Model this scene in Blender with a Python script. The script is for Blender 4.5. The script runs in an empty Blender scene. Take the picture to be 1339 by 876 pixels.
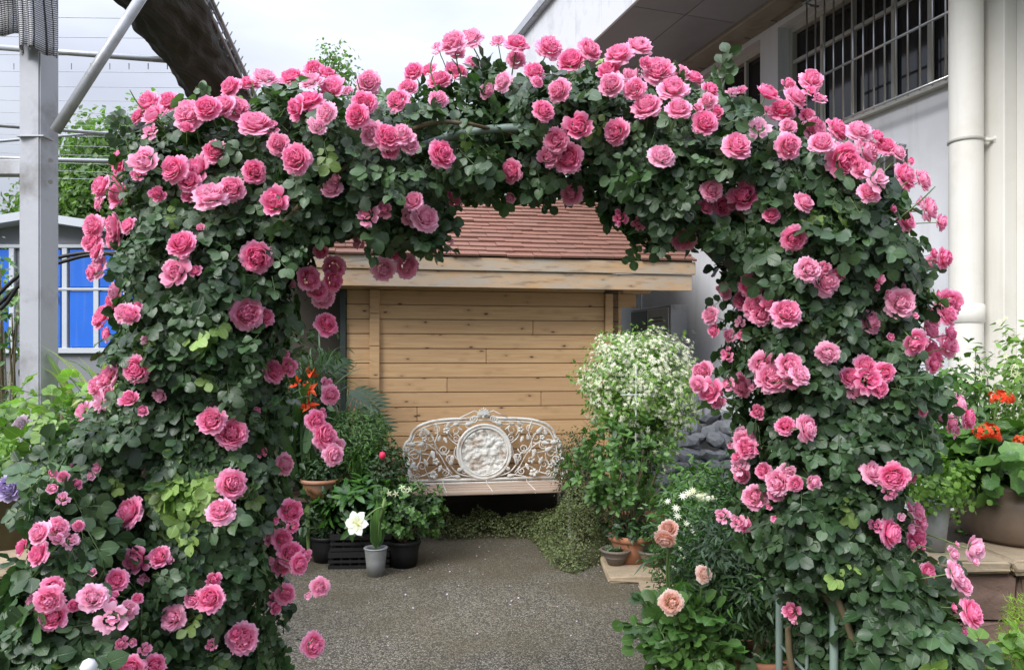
import bpy, bmesh, math, random
import numpy as np
from mathutils import Vector, Matrix
random.seed(7); rng = np.random.default_rng(7)
sc = bpy.context.scene
C = sc.collection
R = math.radians
H = 1.6; HY = 472.0; F = 1000.0; CX = 669.5

# ---------------------------------------------------------------- camera
cam_d = bpy.data.cameras.new('camera'); cam = bpy.data.objects.new('camera', cam_d); C.objects.link(cam)
cam.location = (0, 0, H); cam.rotation_euler = (R(90), 0, 0)
cam_d.sensor_width = 36; cam_d.lens = 36 * F / 1339
cam_d.shift_y = (HY - 438) / 1339
cam_d.clip_end = 2000
sc.camera = cam

# ---------------------------------------------------------------- world, sun, exposure
w = bpy.data.worlds.new('World'); sc.world = w; w.use_nodes = True
nt = w.node_tree; N = nt.nodes; L = nt.links; N.clear()
out = N.new('ShaderNodeOutputWorld'); bg = N.new('ShaderNodeBackground'); bg.inputs[1].default_value = 0.1
sky = N.new('ShaderNodeTexSky'); sky.sky_type = 'NISHITA'; sky.sun_disc = False
sky.sun_elevation = R(40); sky.sun_rotation = R(218)
tc = N.new('ShaderNodeTexCoord')
mp = N.new('ShaderNodeMapping'); mp.inputs['Scale'].default_value = (1.0, 1.0, 2.6)
no = N.new('ShaderNodeTexNoise'); no.inputs['Scale'].default_value = 1.7; no.inputs['Detail'].default_value = 5; no.inputs['Roughness'].default_value = .5
cr = N.new('ShaderNodeValToRGB')
cr.color_ramp.elements[0].position = .40; cr.color_ramp.elements[0].color = (1.48, 1.62, 2.0, 1)
cr.color_ramp.elements[1].position = .60; cr.color_ramp.elements[1].color = (2.2, 2.32, 2.62, 1)
mx = N.new('ShaderNodeMix'); mx.data_type = 'RGBA'; mx.inputs[0].default_value = .975
L.new(tc.outputs['Generated'], mp.inputs[0]); L.new(mp.outputs[0], no.inputs[0]); L.new(no.outputs[0], cr.inputs[0])
# an overcast sky is brighter overhead than at the horizon
sz = N.new('ShaderNodeSeparateXYZ'); L.new(tc.outputs['Generated'], sz.inputs[0])
cl = N.new('ShaderNodeMath'); cl.operation = 'MAXIMUM'; cl.inputs[1].default_value = 0; L.new(sz.outputs[2], cl.inputs[0])
ma = N.new('ShaderNodeMath'); ma.operation = 'MULTIPLY_ADD'; ma.inputs[1].default_value = 6.0; ma.inputs[2].default_value = .88
sq = N.new('ShaderNodeMath'); sq.operation = 'POWER'; sq.inputs[1].default_value = 2; L.new(cl.outputs[0], sq.inputs[0]); L.new(sq.outputs[0], ma.inputs[0])
vm = N.new('ShaderNodeVectorMath'); vm.operation = 'SCALE'; L.new(cr.outputs[0], vm.inputs[0]); L.new(ma.outputs[0], vm.inputs['Scale'])
L.new(sky.outputs[0], mx.inputs[6]); L.new(vm.outputs[0], mx.inputs[7]); L.new(mx.outputs[2], bg.inputs[0]); L.new(bg.outputs[0], out.inputs[0])
sd = bpy.data.lights.new('sun', 'SUN'); sd.energy = 1.5; sd.angle = R(28); sd.color = (1, .97, .93)
so = bpy.data.objects.new('sun', sd); C.objects.link(so)
so.rotation_euler = (R(50), 0, R(-38)); so.location = (0, 0, 20)
sc.view_settings.view_transform = 'Standard'; sc.view_settings.look = 'None'; sc.view_settings.gamma = 1
sc.view_settings.exposure = 1.42

# ---------------------------------------------------------------- helpers
def P(px, py, Y): return Vector(((px - CX) / F * Y, Y, H - (py - HY) / F * Y))
def GY(py): return H * F / (py - HY)
def G(px, py): return P(px, py, GY(py))
def sr(r, g, b):
    f = lambda c: ((c / 255 + .055) / 1.055) ** 2.4 if c > 10 else c / 255 / 12.92
    return (f(r), f(g), f(b), 1)
def tag(o, label=None, cat=None, group=None, kind=None):
    if label: o['label'] = label
    if cat: o['category'] = cat
    if group: o['group'] = group
    if kind: o['kind'] = kind
    return o
def empty(name, loc=(0, 0, 0), rz=0, label=None, cat=None, group=None):
    o = bpy.data.objects.new(name, None); C.objects.link(o); o.empty_display_size = .1
    o.location = loc; o.rotation_euler = (0, 0, rz)
    return tag(o, label, cat, group)
def link(name, me, parent=None, M=None):
    o = bpy.data.objects.new(name, me); C.objects.link(o)
    if parent: o.parent = parent
    if M is not None: o.matrix_basis = M
    return o
class MB:
    def __init__(s): s.V = []; s.F = []; s.I = []
    def add(s, V, Fc, mi=0):
        b = len(s.V); s.V += [tuple(v) for v in V]; s.F += [tuple(i + b for i in f) for f in Fc]; s.I += [mi] * len(Fc); return s
    def box(s, a, b, mi=0):
        x0, y0, z0 = a; x1, y1, z1 = b
        return s.add([(x0,y0,z0),(x1,y0,z0),(x1,y1,z0),(x0,y1,z0),(x0,y0,z1),(x1,y0,z1),(x1,y1,z1),(x0,y1,z1)],
                     [(0,3,2,1),(4,5,6,7),(0,1,5,4),(1,2,6,5),(2,3,7,6),(3,0,4,7)], mi)
    def tube(s, pts, r, n=8, closed=False, mi=0, caps=True):
        pts = [Vector(p) for p in pts]; m = len(pts); V = []; Fc = []
        rr = r if hasattr(r, '__len__') else [r] * m
        prev = None
        for i, p in enumerate(pts):
            if closed: t = pts[(i + 1) % m] - pts[i - 1]
            else: t = pts[min(i + 1, m - 1)] - pts[max(i - 1, 0)]
            t = t.normalized() if t.length > 1e-9 else Vector((0, 0, 1))
            if prev is None:
                a = Vector((0, 0, 1)) if abs(t.z) < .9 else Vector((0, 1, 0))
                u = t.cross(a).normalized()
            else:
                u = (prev - t * prev.dot(t)).normalized()
            prev = u; v = t.cross(u)
            for k in range(n):
                a = 2 * math.pi * k / n
                V.append(p + (u * math.cos(a) + v * math.sin(a)) * rr[i])
        for i in range(m if closed else m - 1):
            j = (i + 1) % m
            for k in range(n):
                Fc.append((i*n+k, i*n+(k+1) % n, j*n+(k+1) % n, j*n+k))
        if caps and not closed: Fc += [tuple(range(n))[::-1], tuple((m-1)*n + k for k in range(n))]
        return s.add(V, Fc, mi)
    def lathe(s, prof, n=28, c=(0, 0, 0), mi=0, wob=0):
        V = []; Fc = []; m = len(prof)
        for i, (r, z) in enumerate(prof):
            for k in range(n):
                a = 2 * math.pi * k / n; q = r * (1 + wob * math.sin(3 * a + i))
                V.append((c[0] + q*math.cos(a), c[1] + q*math.sin(a), c[2] + z))
        for i in range(m - 1):
            for k in range(n):
                Fc.append((i*n+k, i*n+(k+1) % n, (i+1)*n+(k+1) % n, (i+1)*n+k))
        return s.add(V, Fc, mi)
    def mesh(s, name, mats, smooth=False, bevel=0, seg=1):
        me = bpy.data.meshes.new(name); me.from_pydata(s.V, [], s.F)
        for m in (mats if isinstance(mats, (list, tuple)) else [mats]): me.materials.append(m)
        if any(s.I): me.polygons.foreach_set('material_index', s.I)
        if bevel:
            bm = bmesh.new(); bm.from_mesh(me)
            bmesh.ops.bevel(bm, geom=bm.edges[:] , offset=bevel, segments=seg, affect='EDGES', clamp_overlap=True)
            bm.to_mesh(me); bm.free()
        if smooth: me.polygons.foreach_set('use_smooth', [True] * len(me.polygons))
        me.update(); return me
    def build(s, name, mats, parent=None, smooth=False, bevel=0, seg=1, M=None):
        return link(name, s.mesh(name, mats, smooth, bevel, seg), parent, M)

# ---------------------------------------------------------------- materials
def nmat(name, rough=.6, spec=.4, metal=0):
    m = bpy.data.materials.new(name); m.use_nodes = True; n = m.node_tree.nodes; l = m.node_tree.links
    b = n['Principled BSDF']; b.inputs['Roughness'].default_value = rough; b.inputs['Metallic'].default_value = metal
    b.inputs['Specular IOR Level'].default_value = spec
    return m, n, l, b
def mixc(n, l, fac, a, b, mode='MIX'):
    x = n.new('ShaderNodeMix'); x.data_type = 'RGBA'; x.blend_type = mode
    for i, v in ((0, fac), (6, a), (7, b)):
        if hasattr(v, 'links'): l.new(v, x.inputs[i])
        else: x.inputs[i].default_value = v
    return x.outputs[2]
def math_(n, l, op, a, b=0, clamp=False, c=None):
    x = n.new('ShaderNodeMath'); x.operation = op; x.use_clamp = clamp
    if c is not None: x.inputs[2].default_value = c
    for i, v in ((0, a), (1, b)):
        if hasattr(v, 'links'): l.new(v, x.inputs[i])
        else: x.inputs[i].default_value = v
    return x.outputs[0]
def noise(n, l, vec, scale, detail=4, rough=.55):
    x = n.new('ShaderNodeTexNoise'); x.inputs['Scale'].default_value = scale; x.inputs['Detail'].default_value = detail
    x.inputs['Roughness'].default_value = rough
    if vec: l.new(vec, x.inputs['Vector'])
    return x.outputs[0]
def ramp(n, l, src, p0, p1, c0=(0, 0, 0, 1), c1=(1, 1, 1, 1)):
    x = n.new('ShaderNodeValToRGB'); l.new(src, x.inputs[0]); e = x.color_ramp.elements
    e[0].position = p0; e[0].color = c0; e[1].position = p1; e[1].color = c1
    return x.outputs[0]
def mapv(n, l, vec, scale=(1, 1, 1), loc=None):
    x = n.new('ShaderNodeMapping'); l.new(vec, x.inputs[0]); x.inputs['Scale'].default_value = scale
    if loc is not None: l.new(loc, x.inputs['Location'])
    return x.outputs[0]
def coords(n, l, rand=True):
    t = n.new('ShaderNodeTexCoord').outputs['Object']
    if not rand: return t
    oi = n.new('ShaderNodeObjectInfo').outputs['Random']
    mlt = math_(n, l, 'MULTIPLY', oi, 37.0)
    cx = n.new('ShaderNodeCombineXYZ'); l.new(mlt, cx.inputs[0]); l.new(mlt, cx.inputs[1]); l.new(mlt, cx.inputs[2])
    va = n.new('ShaderNodeVectorMath'); va.operation = 'ADD'; l.new(t, va.inputs[0]); l.new(cx.outputs[0], va.inputs[1])
    return va.outputs[0]
def bump(n, l, b, h, strength=.4, dist=.01):
    x = n.new('ShaderNodeBump'); x.inputs['Strength'].default_value = strength; x.inputs['Distance'].default_value = dist
    l.new(h, x.inputs['Height']); l.new(x.outputs[0], b.inputs['Normal'])

def plain(name, col, rough=.6, var=.25, scale=12, metal=0, spec=.4, bmp=.15, dirt=None, dscale=3, streak=None):
    m, n, l, b = nmat(name, rough, spec, metal); v = coords(n, l)
    f = noise(n, l, v, scale)
    d = tuple(c * (1 - var) for c in col[:3]) + (1,)
    c = mixc(n, l, f, d, tuple(min(1, c * (1 + var * .6)) for c in col[:3]) + (1,))
    if dirt:
        g = ramp(n, l, noise(n, l, v, dscale, 6, .65), .5, .72)
        c = mixc(n, l, g, c, dirt)
    if streak:
        g = ramp(n, l, noise(n, l, mapv(n, l, v, (7, 7, .5)), 2.2, 6, .6), .52, .75)
        c = mixc(n, l, math_(n, l, 'MULTIPLY', g, .55), c, streak)
    l.new(c, b.inputs['Base Color']); bump(n, l, b, noise(n, l, v, scale * 6, 3), bmp, .004)
    return m

def leaf_mat(name, c1, c2, rough=.45, vein=.35, transl=.22, rib=None, back=1.3, spec=.5, tip=None):
    m, n, l, b = nmat(name, rough, spec)
    at = n.new('ShaderNodeAttribute'); at.attribute_name = 'lc'
    sp = n.new('ShaderNodeSeparateXYZ'); l.new(at.outputs['Vector'], sp.inputs[0])
    oi = n.new('ShaderNodeObjectInfo').outputs['Random']
    rnd = math_(n, l, 'FRACT', math_(n, l, 'ADD', sp.outputs[2], oi))
    r2 = math_(n, l, 'FRACT', math_(n, l, 'MULTIPLY', rnd, 7.31))
    c = mixc(n, l, rnd, c1, c2)
    side = math_(n, l, 'ABSOLUTE', sp.outputs[0])
    ribm = math_(n, l, 'SUBTRACT', 1, math_(n, l, 'MULTIPLY', side, 14), True)
    wv = math_(n, l, 'SINE', math_(n, l, 'SUBTRACT', math_(n, l, 'MULTIPLY', sp.outputs[1], 42), math_(n, l, 'MULTIPLY', side, 20)))
    wv = math_(n, l, 'POWER', math_(n, l, 'MAXIMUM', wv, 0), 6)
    rc = rib or tuple(min(1, x * 2.2 + .02) for x in c2[:3]) + (1,)
    c = mixc(n, l, math_(n, l, 'MULTIPLY', ribm, vein), c, rc)
    c = mixc(n, l, math_(n, l, 'MULTIPLY', wv, vein * .13), c, rc)
    if tip: c = mixc(n, l, ramp(n, l, sp.outputs[1], .35, 1.0), c, tip)
    hs = n.new('ShaderNodeHueSaturation'); l.new(c, hs.inputs['Color']); l.new(math_(n, l, 'MULTIPLY_ADD', r2, .75, c=.62), hs.inputs['Value'])
    c = hs.outputs[0]
    geo = n.new('ShaderNodeNewGeometry')
    c = mixc(n, l, geo.outputs['Backfacing'], c, mixc(n, l, 1.0, c, (back, back, back * .95, 1), 'MULTIPLY'))
    l.new(c, b.inputs['Base Color'])
    bump(n, l, b, math_(n, l, 'ADD', wv, math_(n, l, 'MULTIPLY', ribm, -1.5)), .25, .004)
    tr = n.new('ShaderNodeBsdfTranslucent'); l.new(mixc(n, l, 1.0, c, (1.3, 1.6, .7, 1), 'MULTIPLY'), tr.inputs[0])
    ms = n.new('ShaderNodeMixShader'); ms.inputs[0].default_value = transl
    l.new(b.outputs[0], ms.inputs[1]); l.new(tr.outputs[0], ms.inputs[2])
    l.new(ms.outputs[0], n['Material Output'].inputs[0])
    return m
def petal_mat(name, deep, mid, pale, transl=.25):
    m, n, l, b = nmat(name, .6, .25)
    at = n.new('ShaderNodeAttribute'); at.attribute_name = 'lc'
    sp = n.new('ShaderNodeSeparateXYZ'); l.new(at.outputs['Vector'], sp.inputs[0])
    oi = n.new('ShaderNodeObjectInfo').outputs['Random']
    c = mixc(n, l, ramp(n, l, sp.outputs[1], .15, .75), deep, mid)
    fr = math_(n, l, 'MULTIPLY', ramp(n, l, sp.outputs[1], .72, 1.0), math_(n, l, 'MULTIPLY_ADD', sp.outputs[2], .6, c=.3))
    c = mixc(n, l, fr, c, pale)
    v = n.new('ShaderNodeTexCoord').outputs['Object']
    c = mixc(n, l, math_(n, l, 'MULTIPLY', math_(n, l, 'POWER', oi, 1.8), .7), c, pale)
    c = mixc(n, l, math_(n, l, 'MULTIPLY', ramp(n, l, noise(n, l, v, 3.2, 4), .45, .75), .35), c, pale)
    l.new(c, b.inputs['Base Color'])
    wv = math_(n, l, 'SINE', math_(n, l, 'MULTIPLY', sp.outputs[0], 30))
    bump(n, l, b, math_(n, l, 'ADD', wv, noise(n, l, v, 9, 3)), .2, .05)
    tr = n.new('ShaderNodeBsdfTranslucent'); l.new(c, tr.inputs[0])
    ms = n.new('ShaderNodeMixShader'); ms.inputs[0].default_value = transl
    l.new(b.outputs[0], ms.inputs[1]); l.new(tr.outputs[0], ms.inputs[2]); l.new(ms.outputs[0], n['Material Output'].inputs[0])
    return m
def wood_mat(name, c1, c2, c3, grain=(1.2, 30, 22), knots=True, grey=0.0, rough=.65):
    m, n, l, b = nmat(name, rough, .25); v = coords(n, l)
    g = noise(n, l, mapv(n, l, v, grain), 2.2, 6, .6)
    c = mixc(n, l, ramp(n, l, g, .3, .7), c1, c2)
    oi = n.new('ShaderNodeObjectInfo').outputs['Random']
    c = mixc(n, l, math_(n, l, 'MULTIPLY', oi, .8), c, c3)
    if knots:
        vo = n.new('ShaderNodeTexVoronoi'); vo.inputs['Scale'].default_value = 1; vo.inputs['Randomness'].default_value = 1
        l.new(mapv(n, l, v, (5.2, 5, 12)), vo.inputs['Vector'])
        wob = math_(n, l, 'ADD', vo.outputs['Distance'], math_(n, l, 'MULTIPLY', noise(n, l, v, 22, 3), .16))
        k = ramp(n, l, wob, .15, .20, (1, 1, 1, 1), (0, 0, 0, 1))
        halo = ramp(n, l, wob, .18, .42, (1, 1, 1, 1), (0, 0, 0, 1))
        c = mixc(n, l, math_(n, l, 'MULTIPLY', halo, .3), c, tuple(x * .55 for x in c1[:3]) + (1,))
        c = mixc(n, l, math_(n, l, 'MULTIPLY', k, .85), c, (.07, .03, .015, 1))
    if grey:
        c = mixc(n, l, math_(n, l, 'MULTIPLY', ramp(n, l, noise(n, l, mapv(n, l, v, (1.2, 3, 5)), 1.6, 6, .65), .38, .62), grey), c, (.40, .35, .29, 1))
        c = mixc(n, l, math_(n, l, 'MULTIPLY', ramp(n, l, noise(n, l, mapv(n, l, v, (2, 10, 14)), 2.5, 5), .55, .75), grey * .7), c, (.11, .08, .06, 1))
    l.new(c, b.inputs['Base Color']); bump(n, l, b, g, .35, .003)
    return m

# ---------------------------------------------------------------- leaf templates: (V, F, LC, MI)
def leaflet(L_=1.0, W=.7, seg=4, fold=.18, droop=.18, wave=0, base=(0, 0, 0), ang=0, tilt=0, notch=0, apex=.5, stalk=0):
    V = []; Fc = []; LC = []
    def w(t): return W * .5 * math.sin(math.pi * t ** apex) ** (.75 if apex < .85 else .58) if 0 < t < 1 else 0
    V.append((0, 0, 0)); LC.append((0, 0, 0))
    for i in range(1, seg):
        t = i / seg if apex < .85 else (i / seg) ** .85; ww = w(t) * (1 + notch * (i % 2)); z = -droop * t * t * L_
        wz = wave * math.sin(i * 2.3)
        V += [(-ww, t * L_, z + fold * ww + wz), (0, t * L_, z), (ww, t * L_, z + fold * ww - wz)]
        LC += [(-1, t, 0), (0, t, 0), (1, t, 0)]
    V.append((0, L_ * (1 if apex < .85 else .97), -droop * L_)); LC.append((0, 1, 0)); e = len(V) - 1
    Fc += [(0, 2, 1), (0, 3, 2)]
    for i in range(seg - 2):
        a = 1 + 3 * i
        Fc += [(a, a+1, a+4, a+3), (a+1, a+2, a+5, a+4)]
    a = e - 3; Fc += [(a, a+1, e), (a+1, a+2, e)]
    M = Matrix.Translation(base) @ Matrix.Rotation(ang, 4, 'Z') @ Matrix.Rotation(tilt, 4, 'Y')
    V = [tuple(M @ Vector((v[0], v[1] + stalk, v[2]))) for v in V]
    return V, Fc, LC, [0] * len(Fc)
def stemstrip(p, q, r, mi=1):
    p = Vector(p); q = Vector(q); t = (q - p).normalized(); u = t.cross(Vector((0, 0, 1)))
    u = u.normalized() if u.length > .01 else Vector((1, 0, 0)); v = t.cross(u)
    V = []; 
    for c in (p, q):
        for k in range(3):
            a = k * 2.094; V.append(tuple(c + (u * math.cos(a) + v * math.sin(a)) * r))
    return V, [(k, (k+1) % 3, 3 + (k+1) % 3, 3 + k) for k in range(3)], [(.9, .5, 0)] * 6, [mi] * 3
def merge(parts):
    V = []; Fc = []; LC = []; MI = []
    for a, b, c, d in parts:
        o = len(V); V += a; Fc += [tuple(i + o for i in f) for f in b]; LC += c; MI += d
    return V, Fc, LC, MI
def rose_leaf(seed, n=2, s=1.0, big=False):
    r = random.Random(seed); ps = []
    ps.append(stemstrip((0, -.15, 0), (0, .62, 0), .012))
    for i in range(n):
        y = .2 + i * .36
        for sg in (-1, 1):
            ps.append(leaflet(.34 + .08 * i + r.uniform(-.03, .03), .31 + .05 * i, 4, r.uniform(-.05, .5), r.uniform(-.05, .45), .02,
                      (sg * .03, y + r.uniform(-.03, .03), 0), -sg * R(62 - 10 * i + r.uniform(-12, 12)), r.uniform(-.6, .6), apex=.88))
    ps.append(leaflet(.46, .38, 5, r.uniform(.05, .3), r.uniform(.05, .35), .012, (0, .62, 0), r.uniform(-.2, .2), r.uniform(-.3, .3), apex=.88))
    return merge(ps)
def tmpl_mesh(name, T, mats, rnd=0.0):
    V, Fc, LC, MI = T
    me = bpy.data.meshes.new(name); me.from_pydata(V, [], Fc)
    for m in mats: me.materials.append(m)
    if max(MI) > 0: me.polygons.foreach_set('material_index', MI)
    at = me.attributes.new('lc', 'FLOAT_VECTOR', 'POINT')
    lc = np.array(LC, dtype=np.float32); 
    at.data.foreach_set('vector', lc.ravel())
    me.polygons.foreach_set('use_smooth', [True] * len(Fc)); me.update()
    return me
def frames(Nrm, D):
    """rotation matrices with z = normal and y = tip direction"""
    z = Nrm / (np.linalg.norm(Nrm, axis=1, keepdims=True) + 1e-9)
    y = D - z * np.sum(D * z, axis=1, keepdims=True)
    ln = np.linalg.norm(y, axis=1, keepdims=True); bad = ln[:, 0] < 1e-3
    y[bad] = np.cross(z[bad], np.array([1.0, .3, .1])); ln = np.linalg.norm(y, axis=1, keepdims=True)
    y = y / ln; x = np.cross(y, z)
    return np.stack([x, y, z], axis=2)
def bulk(name, T, pos, rot, scl, mats, parent=None, kind='stuff', rnd=None):
    V, Fc, LC, MI = T; V = np.array(V, float); LC = np.array(LC, np.float32); n = len(pos); nv = len(V)
    if n == 0: return None
    W = np.einsum('nij,vj->nvi', rot, V) * np.asarray(scl).reshape(-1, 1, 1) + pos[:, None, :]
    lens = np.array([len(f) for f in Fc]); flat = np.concatenate([np.array(f) for f in Fc])
    li = (flat[None, :] + (np.arange(n) * nv)[:, None]).ravel()
    tot = np.tile(lens, n); st = np.concatenate([[0], np.cumsum(tot)[:-1]])
    me = bpy.data.meshes.new(name); me.vertices.add(n * nv); me.loops.add(len(li)); me.polygons.add(len(tot))
    me.vertices.foreach_set('co', W.astype(np.float32).ravel())
    me.loops.foreach_set('vertex_index', li.astype(np.int32)); me.polygons.foreach_set('loop_start', st.astype(np.int32))
    me.polygons.foreach_set('loop_total', tot.astype(np.int32))
    for m in mats: me.materials.append(m)
    me.polygons.foreach_set('material_index', np.tile(np.array(MI, np.int32), n))
    me.polygons.foreach_set('use_smooth', np.ones(len(tot), bool))
    at = me.attributes.new('lc', 'FLOAT_VECTOR', 'POINT'); lc = np.tile(LC, (n, 1, 1)).copy()
    lc[:, :, 2] = (rng.random(n) if rnd is None else rnd)[:, None]
    at.data.foreach_set('vector', lc.ravel()); me.update(calc_edges=True); me.validate()
    o = link(name, me, parent)
    if kind: o['kind'] = kind
    return o
def M4(r, s, p):
    M = Matrix(((r[0][0]*s, r[0][1]*s, r[0][2]*s, p[0]), (r[1][0]*s, r[1][1]*s, r[1][2]*s, p[1]), (r[2][0]*s, r[2][1]*s, r[2][2]*s, p[2]), (0, 0, 0, 1)))
    return M
def leaves(parent, Ts, pos, nrm, dr, scl, mats, npart=0, part='leaf', stuff='foliage', score=None, off=None):
    """place leaves; the npart that show largest become parts, the rest one stuff part"""
    pos = np.asarray(pos, float); nrm = np.asarray(nrm, float); dr = np.asarray(dr, float); n = len(pos)
    scl = np.full(n, scl) if np.isscalar(scl) else np.asarray(scl, float)
    if off is not None: pos = pos - np.array(off)
    rot = frames(nrm, dr); idx = np.zeros(n, bool)
    if npart:
        if score is None: score = scl / np.maximum(.1, pos[:, 1]) + rng.random(n) * .01
        o = np.argsort(-score)[:npart]; idx[o] = True
        ms = [tmpl_mesh(part, T, mats) for T in Ts]
        for i in o: link(part, ms[i % len(ms)], parent, M4(rot[i], scl[i], pos[i]))
    rest = np.where(~idx)[0]
    if len(rest):
        if len(Ts) == 1: bulk(stuff, Ts[0], pos[rest], rot[rest], scl[rest], mats, parent)
        else:
            objs = [bulk(stuff, T, pos[rest[k::len(Ts)]], rot[rest[k::len(Ts)]], scl[rest[k::len(Ts)]], mats, parent) for k, T in enumerate(Ts)]
            objs = [o for o in objs if o]
            join(objs)
def join(objs):
    """merge bulk meshes that share materials into the first one"""
    if len(objs) < 2: return
    co = []; lv = []; lt = []; mi = []; lc = []; base = 0
    for o in objs:
        me = o.data; a = np.empty(len(me.vertices) * 3, np.float32); me.vertices.foreach_get('co', a); co.append(a)
        b = np.empty(len(me.loops), np.int32); me.loops.foreach_get('vertex_index', b); lv.append(b + base)
        c = np.empty(len(me.polygons), np.int32); me.polygons.foreach_get('loop_total', c); lt.append(c)
        d = np.empty(len(me.polygons), np.int32); me.polygons.foreach_get('material_index', d); mi.append(d)
        e = np.empty(len(me.vertices) * 3, np.float32); me.attributes['lc'].data.foreach_get('vector', e); lc.append(e)
        base += len(me.vertices)
    co = np.concatenate(co); lv = np.concatenate(lv); lt = np.concatenate(lt); mi = np.concatenate(mi); lc = np.concatenate(lc)
    me = bpy.data.meshes.new(objs[0].name); me.vertices.add(base); me.loops.add(len(lv)); me.polygons.add(len(lt))
    me.vertices.foreach_set('co', co); me.loops.foreach_set('vertex_index', lv)
    me.polygons.foreach_set('loop_start', np.concatenate([[0], np.cumsum(lt)[:-1]]).astype(np.int32)); me.polygons.foreach_set('loop_total', lt)
    for m in objs[0].data.materials: me.materials.append(m)
    me.polygons.foreach_set('material_index', mi); me.polygons.foreach_set('use_smooth', np.ones(len(lt), bool))
    at = me.attributes.new('lc', 'FLOAT_VECTOR', 'POINT'); at.data.foreach_set('vector', lc); me.update(calc_edges=True)
    old = [o.data for o in objs]; objs[0].data = me
    for o in objs[1:]: bpy.data.objects.remove(o)
    for m in old: bpy.data.meshes.remove(m)
def unit(a): return a / (np.linalg.norm(a, axis=-1, keepdims=True) + 1e-9)
def pn(p, f=1.0, s=0.0):
    """cheap smooth noise in about -1..1"""
    x, y, z = p[:, 0] * f + s, p[:, 1] * f + s * 1.7, p[:, 2] * f - s
    return (np.sin(2.1*x + 1.3*z) * np.cos(1.7*z - .9*y) + .6*np.sin(4.3*x - 3.1*z + 2*y) + .4*np.sin(7.9*z + 5.3*x + 3*y)) / 1.6
def ell(n, c, r, shell=.55, lump=.18, f=4, seed=0, flat=None):
    """points and outward normals in a lumpy ellipsoid"""
    d = unit(rng.normal(size=(n, 3))); 
    if flat is not None: d[:, 2] = np.maximum(d[:, 2], flat)
    c = np.array(c); r = np.array(r)
    rad = 1 - shell * rng.random(n) ** 2.0
    rad = rad * (1 + lump * pn(d * 1.0, f * .6, seed))
    return c + d * r * rad[:, None], unit(d / r), rad

# ---------------------------------------------------------------- palettes
GREY_STEEL = plain('galvanised_steel', (.44, .45, .48, 1), .45, .12, 7, .3, dirt=(.2, .19, .18, 1))
WHITE_PAINT = plain('white_panel', (.62, .63, .66, 1), .5, .05, 3, dirt=(.45, .45, .46, 1))
M_STEM = plain('rose_stem', (.10, .16, .05, 1), .5, .3, 20)
M_CANE = plain('old_cane', (.14, .11, .06, 1), .75, .4, 20)
M_ROSELEAF = leaf_mat('rose_leaf_green', (.020, .050, .018, 1), (.060, .112, .044, 1), .38, .28, .16, spec=.5, back=1.5)
M_ROSEYOUNG = leaf_mat('young_rose_leaf', (.16, .26, .06, 1), (.26, .38, .11, 1), .42, .3, .3)
M_PINK = petal_mat('pink_petal', (.88, .10, .31, 1), (.96, .30, .53, 1), (.98, .65, .79, 1), .38)
M_PEACH = petal_mat('peach_petal', (.96, .50, .34, 1), (.97, .66, .55, 1), (.97, .82, .76, 1), .38)
M_LILAC = petal_mat('lilac_petal', (.42, .30, .60, 1), (.55, .44, .72, 1), (.72, .66, .82, 1))
M_PALEPINK = petal_mat('pale_petal', (.62, .42, .56, 1), (.75, .62, .72, 1), (.86, .8, .84, 1))
M_RED = petal_mat('red_petal', (.65, .03, .01, 1), (.80, .06, .015, 1), (.85, .15, .05, 1), .15)
M_WHITEP = petal_mat('white_petal', (.66, .72, .34, 1), (.88, .89, .66, 1), (.92, .92, .80, 1))
M_CALYX = plain('calyx_green', (.16, .25, .08, 1), .5, .3, 3)
M_TERRA = plain('terracotta', (.40, .175, .10, 1), .75, .2, 6, dirt=(.34, .27, .21, 1))
M_SOIL = plain('soil', (.05, .035, .022, 1), .95, .5, 20, bmp=.6)

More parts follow.
